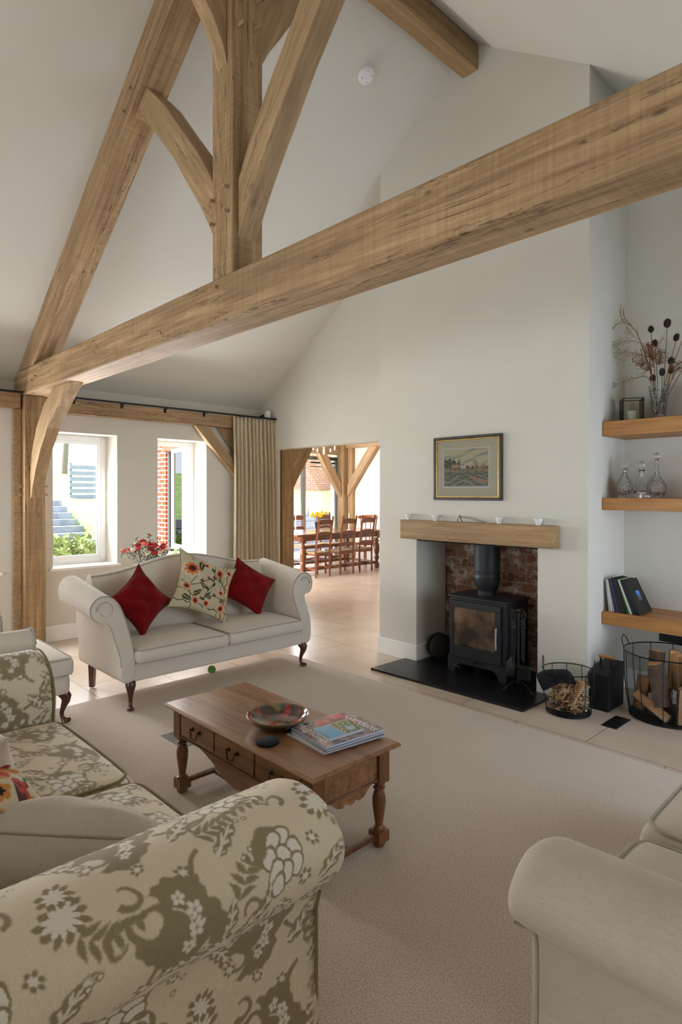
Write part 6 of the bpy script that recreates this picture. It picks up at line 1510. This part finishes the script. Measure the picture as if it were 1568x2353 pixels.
obj('pedestal', MB().lathe([(.10, 0), (.105, .03), (.09, .06), (.10, .10), (.08, .16), (.04, .20), (.035, .24), (.055, .28), (.055, .40), (.045, .44), (.07, .48)], (-7.93, 9.0, 0), 20), M['dtable'], T, smooth=50)
obj('seat', MB().box(-8.13, 8.82, .485, -7.73, 9.18, .54), M['offwhite'], T, bevel=.02)
# tabletop things
for (x, y, lb) in ((-8.60, 7.10, 'white twisted candlestick at the near end of the dining table'), (-8.42, 8.30, 'white twisted candlestick towards the far end of the dining table')):
    T = thing('candlestick', lb, 'candlestick', (x, y, ZD)); pr = [(.045, 0), (.045, .008), (.012, .02)]+[(.011+.004*(i % 2), .03+.018*i) for i in range(9)]+[(.018, .20), (.012, .205)]
    obj('stick', MB().lathe(pr, (x, y, ZD+.0005), 16), M['plastic'], T, smooth=40); obj('candle', MB().lathe([(.009, .205), (.009, .34), (0, .343)], (x, y, ZD), 12), M['pwhite'], T, smooth=50)
T = thing('vase', 'black and white vase on the dining table', 'vase', (-8.70, 7.72, ZD))
obj('vase_body', MB().lathe([(0, 0), (.035, 0), (.03, .03), (.045, .10), (.05, .15), (.055, .17), (.05, .17), (.04, .10), (0, .02)], (-8.70, 7.72, ZD), 20, cap=False), M['soot'], T, smooth=60)
T = thing('daffodils', 'bunch of yellow daffodils in the dark vase on the dining table', 'flowers', (-8.70, 7.72, ZD+.15)); rr = random.Random(2)
mb = MB()
for k in range(16):
    a = rr.uniform(0, 2*PI); r_ = rr.uniform(.05, .24); p = Vector((-8.70+r_*.6*math.cos(a), 7.72+r_*math.sin(a), ZD+.31+rr.uniform(-.03, .05))); mb.tube([(-8.70, 7.72, ZD+.03), (-8.70+(p.x+8.70)*.5, 7.72+(p.y-7.72)*.5, ZD+.25), tuple(p)], .003, 4)
    hm = MB()
    for w in range(6): a2 = w*PI/3; hm.ball((p.x+.012, p.y+.022*math.cos(a2), p.z+.022*math.sin(a2)), .014, 6, 5, (.4, 1, 1))
    hm.ball((p.x+.022, p.y, p.z), .013, 7, 5); obj('flower_head', hm, M['yellow'], T, smooth=180)
obj('stems', mb, M['leaf'], T)
# chandelier
T = thing('chandelier', 'white glass chandelier drops hanging over the dining table', 'chandelier', (-8.6, 7.75, 2.75)); cx, cy = -8.6, 7.80
fr = MB().tube([(cx, cy, 2.75), (cx, cy, 2.42)], .012, 8).ball((cx, cy, 2.44), .04)
for k in range(6):
    a = k*PI/3+.3; d = Vector((math.cos(a), math.sin(a), 0)); fr.tube([Vector((cx, cy, 2.44))+d*t*.24+Vector((0, 0, -.08*math.sin(t*PI)+.06*t)) for t in (0, .25, .5, .75, 1)], .006, 6)
obj('frame', fr, M['chrome'], T, smooth=60)
for k in range(6):
    a = k*PI/3+.3; d = Vector((math.cos(a)*.24, math.sin(a)*.24, 0)); obj('glass_drop', MB().ball((cx+d.x, cy+d.y, 2.36), .016, 8, 6, (1, 1, 3)).ball((cx+d.x*.6, cy+d.y*.6, 2.31), .014, 8, 6, (1, 1, 2.6)), M['plastic'], T, smooth=60)
obj('centre_drop', MB().ball((cx, cy, 2.29), .022, 8, 6, (1, 1, 3)), M['plastic'], T, smooth=60)
tag(obj('power_cable', MB().tube([Vector(p) for p in ((-5.95, 6.88, .42), (-6.0, 6.88, .30), (-6.06, 6.82, .12), (-6.02, 6.80, .03), (-5.97, 6.78, .012), (-6.02, 6.70, .008), (-6.08, 6.66, .006))], .006, 6), M['black'], smooth=60), 'black power cable trailing on the dining floor by the chimney breast edge', 'cable')
# ================================================================= CAMERA
cam = bpy.data.cameras.new('camera'); co = bpy.data.objects.new('camera', cam); COL.objects.link(co); SC.camera = co
yaw, pit, roll = math.radians(46.1725), math.radians(-.345), math.radians(.0595)
f_ = Vector((-math.sin(yaw)*math.cos(pit), math.cos(yaw)*math.cos(pit), math.sin(pit))); r_ = Vector((math.cos(yaw), math.sin(yaw), 0)); u_ = r_.cross(f_)
r2 = r_*math.cos(roll)+u_*math.sin(roll); u2 = -r_*math.sin(roll)+u_*math.cos(roll)
co.matrix_world = Matrix.Translation((0, 0, 1.5)) @ Matrix((r2, u2, -f_)).transposed().to_4x4()
cam.sensor_fit = 'HORIZONTAL'; cam.sensor_width = 36; cam.lens = 1390.04/1568*36; cam.shift_y = -(1176.5-1140.09)/1568
cam.clip_start = .05; cam.clip_end = 200
# ================================================================= LIGHT
w = bpy.data.worlds.new('sky'); SC.world = w; w.use_nodes = True; nt = w.node_tree; bg = nt.nodes['Background']
bg.inputs['Color'].default_value = (.80, .90, 1.0, 1); bg.inputs['Strength'].default_value = 4.4
def sun():
    l = bpy.data.lights.new('sun', 'SUN'); l.energy = 12; l.angle = .01; l.color = (1, .93, .82); o = bpy.data.objects.new('sun', l); COL.objects.link(o)
    o.rotation_euler = Vector((.50, 1, -1.73)).normalized().to_track_quat('-Z', 'Y').to_euler()
sun()
def area(name, loc, d, sx, sy, power, col):
    l = bpy.data.lights.new(name, 'AREA'); l.shape = 'RECTANGLE'; l.size = sx; l.size_y = sy; l.energy = power; l.color = col
    o = bpy.data.objects.new(name, l); COL.objects.link(o); o.location = loc; o.rotation_euler = Vector(d).to_track_quat('-Z', 'Z').to_euler(); return o
area('daylight_added_doors', (-2.9, YF+.05, 1.15), (0, 1, .05), 5.2, 2.0, 30, (1, .97, .92))  # fill lamp in the added doors behind the camera
area('daylight_added_right', (XR-.02, 3.85, .85), (-1, 0, 0), 1.2, 1.2, 14, (.45, .66, 1))  # bluish side lamp in the added right-hand doors
for i, (a, b) in enumerate(ALL): area('daylight_window', (-6.62, (a+b)/2, 1.42), (1, 0, 0), b-a-.12, 1.25, {0: 56, 1: 11, 2: 78}.get(i, 56), (.98, .98, 1))  # one lamp per window opening, the two added windows included
area('daylight_dining', (-9.95, 7.4, 1.25), (1, 0, 0), 3.6, 2.0, 190, (.95, .97, 1))
area('daylight_dining_side', (-8.5, 5.2, 1.15), (0, 1, 0), 1.9, 1.9, 110, (1, .96, .9))
# ================================================================= RENDER LOOK
vs_ = SC.view_settings; vs_.view_transform = 'Standard'; vs_.look = 'None'; vs_.gamma = 1; vs_.use_curve_mapping = False; vs_.exposure = 0.15
cy = SC.cycles
cy.max_bounces = 12; cy.diffuse_bounces = 5; cy.glossy_bounces = 4; cy.transmission_bounces = 10; cy.transparent_max_bounces = 12
cy.caustics_reflective = False; cy.caustics_refractive = False; cy.sample_clamp_indirect = 6; cy.use_denoising = True
bpy.context.view_layer.update()
